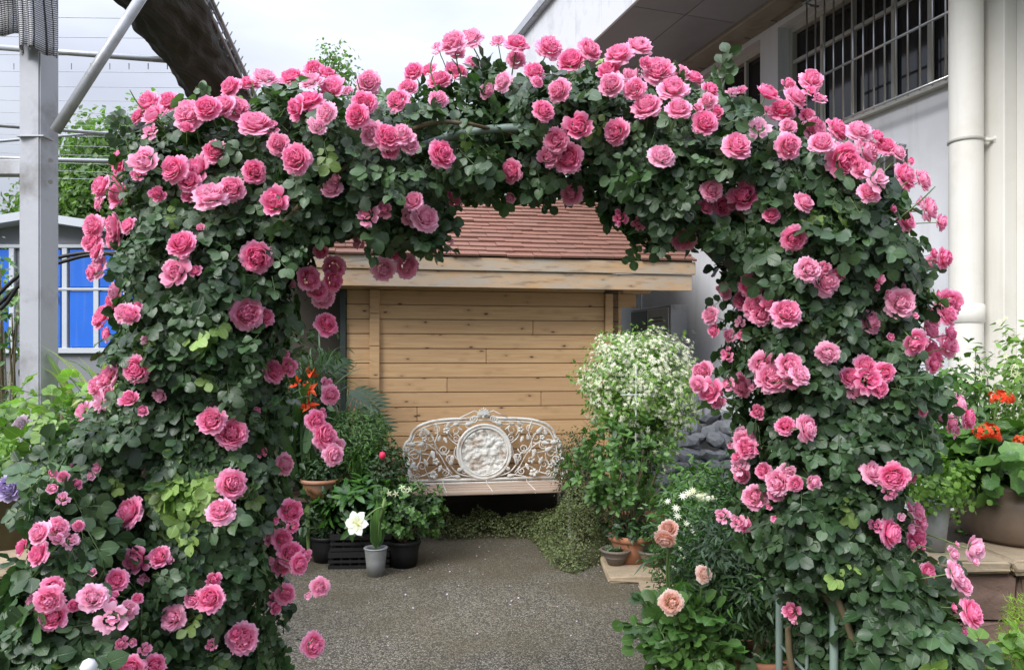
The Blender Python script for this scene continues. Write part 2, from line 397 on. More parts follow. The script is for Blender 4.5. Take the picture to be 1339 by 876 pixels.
# ---------------------------------------------------------------- blooms (unit radius, facing +z)
def make_bloom(seed, n=44, open_=1.0, size=1.0, stem=True, petal_mi=0):
    r = random.Random(seed); V = []; Fc = []; LC = []; MI = []
    eye = [(r.uniform(-.2, .2), r.uniform(-.2, .2)) for _ in range(4)]
    outer = max(5, int(n * .24)); inner = n - outer
    for k in range(n):
        rim_ = k >= inner; t = (k / max(1, inner - 1)) if not rim_ else 1.0; pr = r.random()
        if rim_:      # broad guard petals, spread open
            q = (k - inner) / outer; th = q * 6.283 * 2 + r.uniform(-.25, .25); lay = (k - inner) % 2
            Lp = (.46 + .08 * lay) ; Wp = .34 + r.uniform(-.07, .07); r0 = .30 + .16 * open_ + .04 * lay
            ph0 = R(28 + 38 * open_ + r.uniform(-8, 8)); ph1 = R(20 + 80 * open_ + r.uniform(-30, 34)); zb = -.24 - .06 * lay; yaw = R(r.uniform(-8, 8)); nu, nv = 5, 4
        else:         # crowded, crumpled inner petals
            th = k * 2.39996 + r.uniform(-.4, .4); Lp = .40 + .10 * (1 - t) + r.uniform(-.05, .05); Wp = .15 + .13 * t + r.uniform(-.02, .04); r0 = .04 + .58 * t * (.45 + .55 * open_)
            ph0 = R(2 + 22 * t * open_ + r.uniform(-8, 8)); ph1 = R(-55 + 105 * t * open_ + r.uniform(-25, 25)); zb = -.22 + .0 * t; yaw = R(r.uniform(-50, 50)) * (1.1 - .7 * t); nu, nv = 3, 3
        base = len(V); x = r0; z = zb; er = Vector((math.cos(th), math.sin(th))); et = Vector((-er.y, er.x)); c0 = er * r0; rk = r.uniform(.8, 1.3)
        fr_ = Vector((math.cos(th + yaw), math.sin(th + yaw))); ft = Vector((-fr_.y, fr_.x)); s_ = 0; ee = eye[k % 4]
        for j in range(nv + 1):
            v = j / nv
            if j: ph = ph0 + (ph1 - ph0) * v; s_ += math.sin(ph) * Lp / nv; z += math.cos(ph) * Lp / nv
            wv = Wp * (.45 + .65 * math.sin(math.pi * min(1, .10 + v * .62)))
            for i in range(nu + 1):
                u = i / nu * 2 - 1; cup = (.34 if rim_ else .5) * wv * (u * u) * (1 - .4 * v)
                ruf = rk * (.045 * math.sin(u * 4.5 + k * 1.7) * v + (.045 * math.sin(u * 7 + k * 2.1) * v * v if rim_ else .02 * math.sin(u * 8 + k)))
                xy = c0 + fr_ * (s_ - cup + ruf) + ft * (u * wv)
                tipdip = -.05 * u * u * v + (-.03 * (1 - abs(u)) if (j == nv and rim_) else 0)
                V.append((xy.x + ee[0] * (1 - t) * .5, xy.y + ee[1] * (1 - t) * .5, z + tipdip + ruf * .6 + (.05 + .10 * (1 - t) if not rim_ else 0)))
                LC.append((u, v * (1.0 if rim_ else (.55 + .35 * t)), pr))
        for j in range(nv):
            for i in range(nu):
                a = base + j * (nu + 1) + i; Fc.append((a, a + 1, a + nu + 2, a + nu + 1)); MI.append(petal_mi)
    # calyx and pedicel
    mb = MB(); mb.lathe([(.0, -.42), (.12, -.38), (.15, -.25), (.10, -.1)], 8)
    b = random.Random(seed + 5); ex = b.uniform(-.5, .5); ey = b.uniform(-.5, .5)
    if stem: mb.tube([(0, 0, -.36), (ex * .2, ey * .2, -.9), (ex, ey, -1.7), (ex * 1.7, ey * 1.7, -2.6)], [.05, .045, .045, .05], 5)
    o = len(V); V += mb.V; Fc += [tuple(i + o for i in f) for f in mb.F]; MI += [1] * len(mb.F); LC += [(0, 0, 0)] * len(mb.V)
    for k in range(5):
        a = k * 1.257; c_, s_ = math.cos(a), math.sin(a); o = len(V)
        V += [(.1*c_ - .06*s_, .1*s_ + .06*c_, -.3), (.1*c_ + .06*s_, .1*s_ - .06*c_, -.3), (.5*c_, .5*s_, -.26 - .2 * open_)]
        LC += [(0, 0, 0)] * 3; Fc.append((o, o+1, o+2)); MI.append(1)
    V = [tuple(c * size for c in v) for v in V]
    return V, Fc, LC, MI
T_FULL = [make_bloom(s, 74 + 6 * (s % 3), 1.0 - .10 * (s % 3), 1.08) for s in range(9)]
T_HALF = [make_bloom(20 + s, 34, .62, 1.2) for s in range(3)] + [make_bloom(30, 16, 1.05, 1.05)]
T_BUD = [make_bloom(40 + s, 12, .08, 1.15) for s in range(2)]
def bloom_meshes(name, pm):
    return tuple([tmpl_mesh(name, T, [pm, M_CALYX]) for T in Ts] for Ts in (T_FULL, T_HALF, T_BUD))
BL_PINK = bloom_meshes('rose_bloom', M_PINK); BL_PEACH = bloom_meshes('rose_bloom', M_PEACH); BL_LILAC = bloom_meshes('rose_bloom', M_LILAC); BL_PALE = bloom_meshes('rose_bloom', M_PALEPINK)
BUDS = bloom_meshes('rose_bud', M_PINK)
def put_bloom(parent, B, p, nrm, rad, kind, rr=random, off=(0, 0, 0)):
    z = Vector(nrm).normalized(); a = rr.uniform(0, 6.283)
    Rm = z.to_track_quat('Z', 'Y').to_matrix() @ Matrix.Rotation(a, 3, 'Z')
    s = rad * (1.12 if kind < 2 else 1.5)
    me = rr.choice((BUDS[2] if (kind == 2 and B is BL_PINK) else B[kind]))
    pp = Vector(p) - Vector(off)
    return link('rose_bud' if kind == 2 else 'rose_bloom', me, parent, M4(Rm, s, pp))

# ================================================================ SETTING: ground
m, n, l, b = nmat('earth', .95, .2); v = coords(n, l, False)
c = mixc(n, l, ramp(n, l, noise(n, l, v, 1.3, 6), .4, .62), (.075, .06, .04, 1), (.045, .07, .03, 1))
l.new(c, b.inputs['Base Color']); bump(n, l, b, noise(n, l, v, 30, 5), .6, .02); M_EARTH = m
m, n, l, b = nmat('rough_asphalt', .88, .35); v = coords(n, l, False)
vo = n.new('ShaderNodeTexVoronoi'); vo.inputs['Scale'].default_value = 125; l.new(v, vo.inputs['Vector'])
gr = ramp(n, l, vo.outputs['Distance'], .1, .75)
spk = n.new('ShaderNodeSeparateColor'); l.new(vo.outputs['Color'], spk.inputs[0])
c = mixc(n, l, ramp(n, l, spk.outputs[0], .35, 1.0), (.080, .070, .052, 1), (.38, .34, .26, 1))
c = mixc(n, l, ramp(n, l, noise(n, l, v, 190, 2), .5, .64), c, (.035, .03, .025, 1))
moss = ramp(n, l, noise(n, l, v, 1.1, 6, .6), .42, .66)
c = mixc(n, l, math_(n, l, 'MULTIPLY', moss, .7), c, (.115, .095, .052, 1))
sx = n.new('ShaderNodeSeparateXYZ'); l.new(v, sx.inputs[0])
damp = math_(n, l, 'ADD', math_(n, l, 'MULTIPLY', sx.outputs[1], .32), math_(n, l, 'MULTIPLY', noise(n, l, v, 2.2, 5), .9))
c = mixc(n, l, math_(n, l, 'MULTIPLY', ramp(n, l, math_(n, l, 'MULTIPLY', damp, .4), .78, 1.05), .55), c, (.065, .050, .028, 1))
l.new(c, b.inputs['Base Color'])
hh = math_(n, l, 'SUBTRACT', math_(n, l, 'MULTIPLY', noise(n, l, v, 240, 2), .6), gr)
bump(n, l, b, hh, .85, .006); M_ASPH = m
MB().box((-90, -20, -.3), (90, 160, 0)).build('ground', M_EARTH)['kind'] = 'structure'
pth = [(-2.3, 0), (1.25, 0), (1.35, 3.2), (1.15, 4.6), (1.0, 5.6), (.95, 6.1), (.62, 6.55), (.45, 7.05), (-.7, 7.15), (-.95, 6.6), (-1.7, 6.1), (-2.0, 5.0)]
mb = MB(); k = len(pth); mb.add([(x, y, .03) for x, y in pth] + [(x, y, -.02) for x, y in pth], [tuple(range(k))] + [(i, i + k, (i+1) % k + k, (i+1) % k) for i in range(k)])
mb.build('path', M_ASPH)['kind'] = 'structure'
# loose grit and fallen petals on the path
gp = np.c_[rng.uniform(-1.3, 1.1, 1800), rng.uniform(3.6, 7.0, 1800), np.full(1800, .031)]
Tg = ([(-1, -.7, 0), (1, -.8, .1), (.8, .9, 0), (-.7, .8, .1), (0, 0, .9)], [(0, 1, 4), (1, 2, 4), (2, 3, 4), (3, 0, 4)], [(0, .5, 0)] * 5, [0] * 4)
M_GRIT = plain('grit', (.25, .22, .17, 1), .9, .5, 60)
bulk('loose_grit', Tg, gp, frames(rng.normal(size=(1800, 3)) * .3 + [0, 0, 1], rng.normal(size=(1800, 3))), rng.uniform(.0015, .0045, 1800), [M_GRIT]);
tag(bpy.data.objects['loose_grit'], 'loose pale grit scattered over the dark asphalt path', 'grit')
Tp = leaflet(1, .9, 3, .2, .2)
npt = 110; pp = np.c_[rng.uniform(-1.1, 1.1, npt), rng.uniform(3.8, 6.6, npt), np.full(npt, .036)]
bulk('fallen_petals', Tp, pp, frames(rng.normal(size=(npt, 3)) * .25 + [0, 0, 1], rng.normal(size=(npt, 3))), rng.uniform(.008, .018, npt), [M_PALEPINK])
tag(bpy.data.objects['fallen_petals'], 'fallen pale petals lying on the asphalt path', 'petals')

# ================================================================ WOODEN SHED
W_PLANK = wood_mat('shed_plank_wood', (.48, .295, .15, 1), (.62, .415, .225, 1), (.43, .27, .145, 1), (1.0, 16, 22))
W_FASC = wood_mat('weathered_fascia_wood', (.42, .25, .125, 1), (.55, .36, .20, 1), (.46, .32, .19, 1), (1.6, 6, 7), grey=1.0)
W_DARK = plain('dark_brown_boarding', (.10, .085, .07, 1), .8, .3, 6)  # even dark brown for wall core, porch back and roof deck
m, n, l, b = nmat('red_shingle', .9, .2); v = coords(n, l)
c = mixc(n, l, noise(n, l, v, 60, 4), (.16, .075, .055, 1), (.33, .165, .125, 1))
oi = n.new('ShaderNodeObjectInfo').outputs['Random']
c = mixc(n, l, math_(n, l, 'MULTIPLY', oi, .55), c, (.26, .15, .115, 1))
c = mixc(n, l, math_(n, l, 'MULTIPLY', ramp(n, l, noise(n, l, v, 2.5, 5), .5, .7), .4), c, (.14, .085, .07, 1))
l.new(c, b.inputs['Base Color']); bump(n, l, b, noise(n, l, v, 180, 3), .6, .003); M_SHING = m
TH = R(9.3)
shed = empty('wooden_shed', (0, 7.3, 0), TH, 'honey coloured log cabin shed with red shingle roof behind the rose arch', 'shed')
M_BENCHSHADE = plain('painted_bench_shade', (.02, .017, .014, 1), .95, .3, 6)  # near-black colour painted in for the shade under the bench
MB().box((-1.5, .0, 0), (1.05, .018, .45)).build('bench_shade_strip', M_BENCHSHADE, shed)  # added strip along the wall foot, stands in for bench shade
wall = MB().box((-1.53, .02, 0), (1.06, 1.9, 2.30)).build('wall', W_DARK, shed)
ph = .136; z = 2.392; row = 0; rs = random.Random(3)
while z > .46:
    cuts = [-1.546, .905]
    if row in (3, 5, 7, 8, 9, 12): cuts = [-1.546, {3: .2, 5: -.25, 7: -.62, 8: .28, 9: -.9, 12: .1}[row], .905]
    if row == 0: cuts = [-2.3, .905]
    for a, c_ in zip(cuts[:-1], cuts[1:]):
        y0 = -.02 + (-.012 if row == 0 else 0)
        MB().box((a + .0015, y0, z - ph + .005), (c_ - .0015, .018, z)).build('plank', W_PLANK, wall, bevel=.0045, seg=2)
    # log ends right of the corner
    e = 1.09 if row > 1 else (1.34 if row == 0 else 1.24)
    MB().box((.985, .02, z - ph + .005), (e, .06, z)).build('plank', W_PLANK, wall, bevel=.0045, seg=2)
    z -= ph; row += 1
for i in range(6): # corner interlock ends and long batten
    MB().box((.907, -.055, 2.25 - .38 * (i + 1) + .006), (.983, .018, 2.25 - .38 * i)).build('corner_post_block', W_PLANK, shed, bevel=.004)
z = 2.255
for hgt in (.22, .30, .30, .34, .34, .70):
    MB().box((-1.335, -.062, z - hgt + .004), (-1.245, -.021, z)).build('batten', W_PLANK, shed, bevel=.004); z -= hgt
# left recess (open porch) with dark boarding and a door frame
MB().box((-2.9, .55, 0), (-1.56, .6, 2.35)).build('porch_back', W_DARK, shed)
MB().box((-1.60, -.06, 0), (-1.548, .54, 2.25)).build('porch_cheek', plain('dark_green_paint', (.03, .045, .04, 1), .6), shed, bevel=.004)
MB().box((-2.75, -.30, 0), (-2.63, -.18, 2.27)).build('porch_post', W_PLANK, shed, bevel=.006)
# roof
roof = MB().add([(-2.6, -.40, 2.53), (1.65, -.40, 2.53), (1.65, 1.2, 3.385), (-2.6, 1.2, 3.385), (1.65, 2.8, 2.53), (-2.6, 2.8, 2.53),
                 (-2.6, -.38, 2.50), (1.65, -.38, 2.50), (1.65, 1.2, 3.345), (-2.6, 1.2, 3.345), (1.65, 2.78, 2.50), (-2.6, 2.78, 2.50)],
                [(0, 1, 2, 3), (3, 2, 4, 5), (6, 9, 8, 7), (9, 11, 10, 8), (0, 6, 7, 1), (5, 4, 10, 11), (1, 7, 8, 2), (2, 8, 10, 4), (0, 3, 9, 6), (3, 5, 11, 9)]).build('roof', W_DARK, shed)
sl = math.atan2(.855, 1.6); nrow = 15; rl = math.hypot(.855, 1.6) / nrow
shm = []
for k in range(6):
    r_ = random.Random(k); d = [r_.uniform(-.004, .004) for _ in range(4)]
    V = [(0, -.012 + d[0], .022), (.246, -.012 + d[1], .022), (.245, rl + .01, .003), (0, rl + .01, .003),
         (0, -.012 + d[0], .003), (.245, -.012 + d[1], .003), (.245, rl + .01, 0), (0, rl + .01, 0)]
    shm.append(MB().add(V, [(0,1,2,3),(4,7,6,5),(0,4,5,1),(1,5,6,2),(3,2,6,7),(0,3,7,4)]).mesh('shingle', M_SHING))
Mr = Matrix.Translation((0, -.43, 2.527)) @ Matrix.Rotation(sl, 4, 'X')
spare = MB()
for j in range(nrow):
    x = -2.61 + (j * 37 % 5) * .05 - rs.uniform(0, .03); i = 0
    while x < 1.66:
        wd = min(.25, 1.67 - x); lift = rs.uniform(0, .009)
        Mx = Mr @ Matrix.Translation((x, j * rl + rs.uniform(-.014, .010), .004 + lift)) @ Matrix.Diagonal((wd / .25, 1, 1, 1)) @ Matrix.Rotation(rs.uniform(-.006, .006), 4, 'Z')
        link('shingle', rs.choice(shm), roof, Mx); x += .25; i += 1
MB().tube([(-2.62, 1.2, 3.385), (1.67, 1.2, 3.385)], .035, 8).build('ridge_cap', M_SHING, roof, smooth=True)
MB().box((-2.64, -.425, 2.405), (1.67, -.39, 2.522)).build('fascia_board', W_FASC, roof, bevel=.004, seg=2)
MB().box((-2.60, -.405, 2.255), (1.645, -.372, 2.401)).build('fascia_board', W_FASC, roof, bevel=.004, seg=2)
MB().box((-2.55, -.37, 2.39), (1.60, -.024, 2.402)).build('soffit_board', W_PLANK, roof)
for x0 in (-1.72, -.6, 1.18):   # purlin consoles under the eave
    pts = [(-.37, 2.388), (.0, 2.388), (.0, 2.22), (-.16, 2.22), (-.37, 2.33)]
for s0, e0 in ((-.37, -.2),):
    mb = MB(); V = [(1.09, -.03, 2.39), (1.43, -.03, 2.39), (1.43, -.03, 2.345), (1.36, -.03, 2.262), (1.09, -.03, 2.262)]
    V2 = [(x, .10, zz) for x, y, zz in V]; k = 5
    mb.add(V + V2, [tuple(range(k)), tuple(range(2 * k - 1, k - 1, -1))] + [(i, i + k, (i+1) % k + k, (i+1) % k) for i in range(k)][:]).build('console', W_PLANK, shed, bevel=.003)
for sgn in (1,): # rake boards on the right gable
    mb = MB(); MR = Matrix.Translation((1.60, -.40, 2.40)) @ Matrix.Rotation(sl, 4, 'X')
    mb.box((0, 0.03, 0), (.028, 1.80, .11)); mb.V = [tuple(MR @ Vector(v_)) for v_ in mb.V]; mb.build('rake_board', W_FASC, roof, bevel=.003)
mb = MB().add([(1.06, .0, 2.3), (1.06, 1.9, 2.3), (1.06, 1.2, 3.28), (1.03, .0, 2.3), (1.03, 1.9, 2.3), (1.03, 1.2, 3.28)], [(0, 1, 2), (3, 5, 4), (0, 2, 5, 3), (1, 4, 5, 2), (0, 3, 4, 1)]).build('gable_wall', W_PLANK, shed)

# ================================================================ INDUSTRIAL BUILDING on the right
AL = R(18.52)
bld = empty('industrial_building', (4.8, 0, 0), AL, 'white building with deep grey canopy and barred windows right of the rose arch', 'building')
BI = (Matrix.Translation((4.8, 0, 0)) @ Matrix.Rotation(AL, 4, 'Z')).inverted()
def wl(px, off=0):   # distance along the wall of the point seen at px
    t = (px - CX) / F; q = off / math.cos(AL); Y = (4.8 - q) / (t + .335); return (BI @ Vector((t * Y, Y, 0))).y
W_WALL = plain('white_render', (.62, .63, .67, 1), .75, .05, 2, dirt=(.54, .55, .57, 1), dscale=1.2, streak=(.50, .50, .50, 1))
W_CREAM = plain('cream_paint', (.70, .685, .64, 1), .6, .05, 3, dirt=(.62, .60, .54, 1), dscale=2.5, streak=(.60, .575, .51, 1))
M_SOFFIT = plain('dark_soffit_panel', (.24, .24, .255, 1), .6, .1, 3, dirt=(.19, .19, .20, 1), dscale=1)
M_BROWN = plain('weathered_beam', (.26, .24, .20, 1), .8, .3, 5, dirt=(.12, .09, .06, 1))
M_GLASS = plain('dark_window_glass', (.012, .013, .015, 1), .08, .3, 1, spec=.6, bmp=0)
M_FRAME = plain('window_frame_paint', (.42, .41, .38, 1), .5, .15, 8)
M_BAR = plain('stainless_bar', (.55, .55, .56, 1), .28, .15, 9, .9)
s_p = wl(1313, .12)
openings = [  # s0, s1, z0, z1
    (wl(1262), wl(1017), 3.55, 4.66), (wl(994), wl(994) + 2.6, 3.70, 4.66), (wl(1187), wl(1187) + 1.25, 2.05, 3.16)]
S0, S1 = 2.6, 10.75
# wall as rectangular pieces around the openings
zs = [0, 2.05, 3.16, 3.55, 3.70, 4.66, 4.72]
wb = MB(); cuts = sorted(set([S0, S1] + [o[0] for o in openings] + [min(o[1], S1) for o in openings]))
for a, c_ in zip(cuts[:-1], cuts[1:]):
    for z0, z1 in zip(zs[:-1], zs[1:]):
        mid = ((a + c_) / 2, (z0 + z1) / 2)
        if any(o[0] < mid[0] < o[1] and o[2] < mid[1] < o[3] for o in openings): continue
        wb.box((0, a, z0), (.2, c_, z1))
bw = wb.build('wall', W_WALL, bld)
MB().box((.201, S0, 0), (5, S1, 5.6)).build('rear_mass', W_WALL, bld)
MB().box((-.12, s_p, 0), (-.001, s_p + .36, 4.72)).build('pilaster', W_CREAM, bld, bevel=.006)
MB().box((-.015, S0, 0), (-.001, s_p - .002, 4.72)).build('cream_wall_panel', W_CREAM, bld)
def pane_grid(par, s0, s1, z0, z1, mull, trans):
    wn = MB().box((.12, s0, z0), (.19, s0 + .05, z1)).box((.12, s1 - .05, z0), (.19, s1, z1)).box((.12, s0 + .05, z0), (.19, s1 - .05, z0 + .05)).box((.12, s0 + .05, z1 - .05), (.19, s1 - .05, z1)).build('window', M_FRAME, par)
    xs = [s0 + .05] + mull + [s1 - .05]; zz = [z0 + .05] + trans + [z1 - .05]
    for a, c_ in zip(xs[:-1], xs[1:]):
        for e, f_ in zip(zz[:-1], zz[1:]):
            MB().box((.165, a + .012, e + .012), (.172, c_ - .012, f_ - .012)).build('pane', M_GLASS, wn)
    for q in mull: MB().box((.13, q - .017, z0 + .05), (.16, q + .017, z1 - .05)).build('mullion', M_FRAME, wn)
    for q in trans: MB().box((.13, s0 + .05, q - .016), (.16, s1 - .05, q + .016)).build('transom', M_FRAME, wn)
    return wn
o0 = openings[0]
pane_grid(bld, o0[0], o0[1], o0[2], o0[3], [wl(1197), wl(1150), wl(1098), wl(1058)], [4.34])
pane_grid(bld, openings[1][0], openings[1][1], 3.70, 4.66, [wl(960), wl(930)], [4.05])
pane_grid(bld, openings[2][0], openings[2][1], 2.05, 3.16, [openings[2][0] + .42, openings[2][0] + .84], [2.7])
def guard(s0, s1, z0, z1, rails, step, dep):
    g = MB().tube([(-dep, s0, z0), (-dep, s1, z0)], .012, 6).build('window_guard', M_BAR, bld, smooth=True)
    for z_ in rails[1:]: MB().tube([(-dep, s0, z_), (-dep, s1, z_)], .011, 6).build('rail', M_BAR, g, smooth=True)
    for z_ in (rails[0], rails[-1]):
        for s_ in (s0, s1): MB().tube([(0, s_, z_), (-dep, s_, z_)], .010, 6).build('bracket', M_BAR, g, smooth=True)
    q = s0 + .02; bm_ = MB().tube([(0, 0, z0 - .02), (0, 0, z1)], .0075, 6).mesh('bar', M_BAR, smooth=True)
    while q < s1: link('bar', bm_, g, Matrix.Translation((-dep, q, 0))); q += step
guard(wl(1258, .16), wl(1050, .16) , 3.50, 4.66, [3.50, 3.93, 4.62], .105, .16)
guard(openings[2][0] + .02, openings[2][1], 2.02, 3.2, [2.02, 2.6, 3.19], .10, .08)
MB().box((-.05, o0[0] - .05, 3.505), (.19, o0[1] + .05, 3.548)).build('window_sill', M_FRAME, bld, bevel=.005)
# canopy with metal fascia panels
can = MB().box((-1.395, S0, 4.76), (0, S1 + .1, 5.62)).build('canopy', M_SOFFIT, bld)
q = S0
while q < S1:
    MB().box((-1.425, q + .004, 4.72), (-1.40, min(q + .62, S1 + .1) - .004, 5.60)).build('fascia_panel', WHITE_PAINT, can, bevel=.003); q += .62
q = S0
while q < S1:
    MB().box((-1.39, q + .004, 4.735), (-.86, min(q + 1.25, S1 + .1) - .004, 4.758)).build('soffit_panel', M_SOFFIT, can)
    MB().box((-.852, q + .004, 4.735), (-.32, min(q + 1.25, S1 + .1) - .004, 4.758)).build('soffit_panel', M_SOFFIT, can); q += 1.25
MB().box((-.312, S0, 4.70), (-.09, S1, 4.756)).build('beam', M_BROWN, can, bevel=.01)
q = S0
while q < S1: MB().box((-.085, q + .01, 4.71), (-.005, q + .39, 4.75)).build('eave_block', M_BROWN, can); q += .4
gut = MB().box((-1.50, S0, 5.602), (-1.40, S1 + .12, 5.72)).build('roof_edge', GREY_STEEL, can, bevel=.012)
# cabinet on the wall
a, c_ = wl(900), wl(846)
cab = MB().box((-.22, a, 1.25), (-.002, c_, 2.22)).build('meter_cabinet', plain('grey_cabinet_paint', (.45, .46, .48, 1), .5, .15, 6, dirt=(.18, .16, .14, 1)), bld, bevel=.006)
mid = a + (c_ - a) * .56
MB().box((-.235, mid, 1.28), (-.222, c_ - .03, 2.19)).build('cabinet_door', plain('dark_cabinet_door', (.07, .075, .08, 1), .4), cab, bevel=.003)
MB().box((-.235, a + .03, 1.28), (-.222, mid - .01, 2.19)).build('cabinet_door', plain('light_cabinet_door', (.52, .53, .56, 1), .45, .1, 4, dirt=(.3, .27, .22, 1)), cab, bevel=.003)
for z_ in (2.08, 2.04): MB().box((-.239, a + .15, z_), (-.236, mid - .14, z_ + .018)).build('name_plate', plain('plate_grey', (.2, .2, .21, 1), .5), cab)
MB().tube([(-.06, wl(840), 0), (-.06, wl(840), 4.7)], .035, 10).build('drain_pipe', WHITE_PAINT, bld, smooth=True)
# notice sheet, laminated, blue printed heading and grey lines
pa, pb = wl(1224, .01), wl(1187, .01)
nt_ = MB().box((-.10, pa, 2.07), (-.094, pb, 2.30)).build('notice_sheet', plain('paper', (.75, .78, .82, 1), .35, .03, 5), bld)
MB().box((-.1025, pa + .006, 2.225), (-.1005, pb - .006, 2.294)).build('heading_print', plain('blue_print', (.16, .28, .48, 1), .4, .4, 50), nt_)
for k in range(5): MB().box((-.1025, pa + .02, 2.09 + k * .024), (-.1005, pb - .02 - .03 * (k % 2), 2.097 + k * .024)).build('printed_line', plain('print_grey', (.25, .3, .38, 1), .5), nt_)
# downpipe with clamp
sp_ = wl(1263, .25) ; pc = (-.25, sp_)
dp = empty('white_downpipe', BI.inverted() @ Vector((pc[0], pc[1], 0)), 0, 'thick white plastic downpipe clamped beside the cream column', 'downpipe')
MB().lathe([(.0985, 0), (.0985, 5.4)], 32).build('pipe', W_CREAM, dp, smooth=True)
for z_ in (3.0, .9):
    MB().lathe([(.099, z_ - .011), (.106, z_ - .009), (.106, z_ + .009), (.099, z_ + .011)], 32).build('clamp', M_FRAME, dp, smooth=True)
    MB().tube([(.09, -.04, z_), (.17, -.05, z_)], .012, 8).tube([(.165, .02, z_), (.172, -.055, z_)], .028, 14).tube([(.165, .03, z_), (.167, .0, z_)], .048, 16).build('bracket', W_CREAM, dp, smooth=True)
for z_ in (1.9, 4.4): MB().lathe([(.099, z_ - .06), (.107, z_ - .055), (.107, z_ + .055), (.099, z_ + .06)], 32).build('socket', W_CREAM, dp, smooth=True)

# ================================================================ STEEL CANOPY FRAME, left
fr = empty('steel_canopy_frame', P(55, 560, 3.5).xy.to_3d(), 0, 'galvanised steel post with diagonal strut, rails and overhead wires at left', 'steel frame')
fo = fr.location
def rel(p): return Vector(p) - fo
def fp(px, py, Y): return rel(P(px, py, Y))
a, b_ = fp(34, 0, 3.5), fp(70, 0, 3.5)
MB().box((a.x, -.055, 0), (a.x + .115, .055, 3.9)).build('post', GREY_STEEL, fr, bevel=.006, seg=2, M=Matrix.Rotation(R(-14), 4, 'Z'))
MB().tube([fp(72, 172, 3.46), fp(128, 85, 3.46), fp(212, -45, 3.46)], .0235, 12).build('strut', GREY_STEEL, fr, smooth=True)
MB().box((-.078, -.066, P(0, 178, 3.5).z - .02), (.046, .062, P(0, 178, 3.5).z - .014)).build('plate', GREY_STEEL, fr)
for z_ in (206, 234): MB().tube([fp(66, z_ + 4, 3.43), fp(66, z_ + 4, 3.41)], .011, 6).build('bolt', M_BAR, fr)
for (x0, y0, Y0, x1, y1, Y1, r_) in [(-60, 58, 5.8, 216, 79, 5.75, .022), (-60, 160, 4.6, 260, 184, 6.5, .012), (-60, 190, 5.0, 300, 160, 7.5, .010), (-40, 206, 6.0, 250, 214, 6.8, .018)]:
    MB().tube([fp(x0, y0, Y0), fp(x1, y1, Y1)], r_, 8).build('rail', GREY_STEEL, fr, smooth=True)
MB().box((-.9, .06, P(0, 231, 3.6).z), (-.06, .12, P(0, 211, 3.6).z)).build('cross_beam', GREY_STEEL, fr, bevel=.004)
for k in range(16):
    Y = 4.55 + k * .30 + .012 * k * k * .3; zz = 3.92
    xe = -2.20 - .07 * (Y - 4.6) if k < 12 else -1.6
    MB().tube([rel((-7, Y - .25, zz + .01)), rel((-4.4, Y - .1, zz - .03)), rel((xe, Y + .03, zz))], .0022, 4).build('wire', GREY_STEEL, fr)
for k in range(14):
    MB().tube([rel((-4.2 + k * .145, 5.78, P(0, 76, 5.75).z - .03)), rel((-4.2 + k * .145, 5.78, P(0, 76, 5.75).z - .075))], .004, 4).build('hook', GREY_STEEL, fr)
for k in range(9): # small clips up the post
    MB().box((-.085, -.02, 2.0 + k * .13), (-.062, .02, 2.03 + k * .13)).build('clip', M_BAR, fr)
# silver shade net rolled over the top of the post
m, n, l, b = nmat('silver_shade_net', .5, .4, .3); v = coords(n, l, False)
sx = n.new('ShaderNodeSeparateXYZ'); l.new(v, sx.inputs[0])
st = ramp(n, l, math_(n, l, 'SINE', math_(n, l, 'MULTIPLY', sx.outputs[0], 330)), .72, .9)
wv = math_(n, l, 'SINE', math_(n, l, 'MULTIPLY', sx.outputs[2], 700))
c = mixc(n, l, st, mixc(n, l, ramp(n, l, wv, -.3, .8), (.20, .20, .21, 1), (.55, .55, .58, 1)), (.03, .03, .035, 1))
l.new(c, b.inputs['Base Color']); bump(n, l, b, math_(n, l, 'ADD', wv, noise(n, l, v, 30, 4)), .6, .004); M_NET = m
def drape(name, x0, x1, ztop, zbot, y, amp, seed, parent=None):
    nu, nv = 40, 14; V = []; Fc = []; rr = random.Random(seed)
    for j in range(nv + 1):
        for i in range(nu + 1):
            u = i / nu; t = j / nv
            x = x0 + (x1 - x0) * u + .03 * math.sin(3 * u + seed) * t; zz = ztop + (zbot - ztop) * t + (.012 * math.sin(4 * u + seed) + .006 * math.sin(23 * u)) * t
            V.append((x, y + amp * math.sin(u * 16 + seed) * (.4 + t) - .02 * math.sin(t * 5) - .10 * math.sin(u * math.pi), zz))
    for j in range(nv):
        for i in range(nu): a = j * (nu + 1) + i; Fc.append((a, a + 1, a + nu + 2, a + nu + 1))
    mb = MB().add(V, Fc); o = mb.build(name, M_NET, parent, smooth=True)
    md = o.modifiers.new('s', 'SOLIDIFY'); md.thickness = .006; return o
p0, p1 = P(16, 76, 3.4), P(81, 72, 3.4)
nt2 = empty('silver_shade_net', ((p0.x + p1.x) / 2, 3.4, 2.9), 0, 'silver and black striped shade net hanging over the top of the steel post', 'shade net')
drape('net_fold', p0.x - (p0.x + p1.x) / 2 , p1.x - (p0.x + p1.x) / 2, .75, .06, 0, .014, 1, nt2)
drape('net_fold', p0.x - (p0.x + p1.x) / 2 - .32, p0.x - (p0.x + p1.x) / 2 + .04, .75, .16, .10, .02, 4, nt2)
MB().tube([(-.40, -.02, .55), (-.18, -.12, .46), (-.15, -.10, .30), (-.40, -.02, .22)], [.03, .05, .05, .03], 8).build('tied_bunch', plain('black_cloth', (.02, .02, .022, 1), .8), nt2, smooth=True)
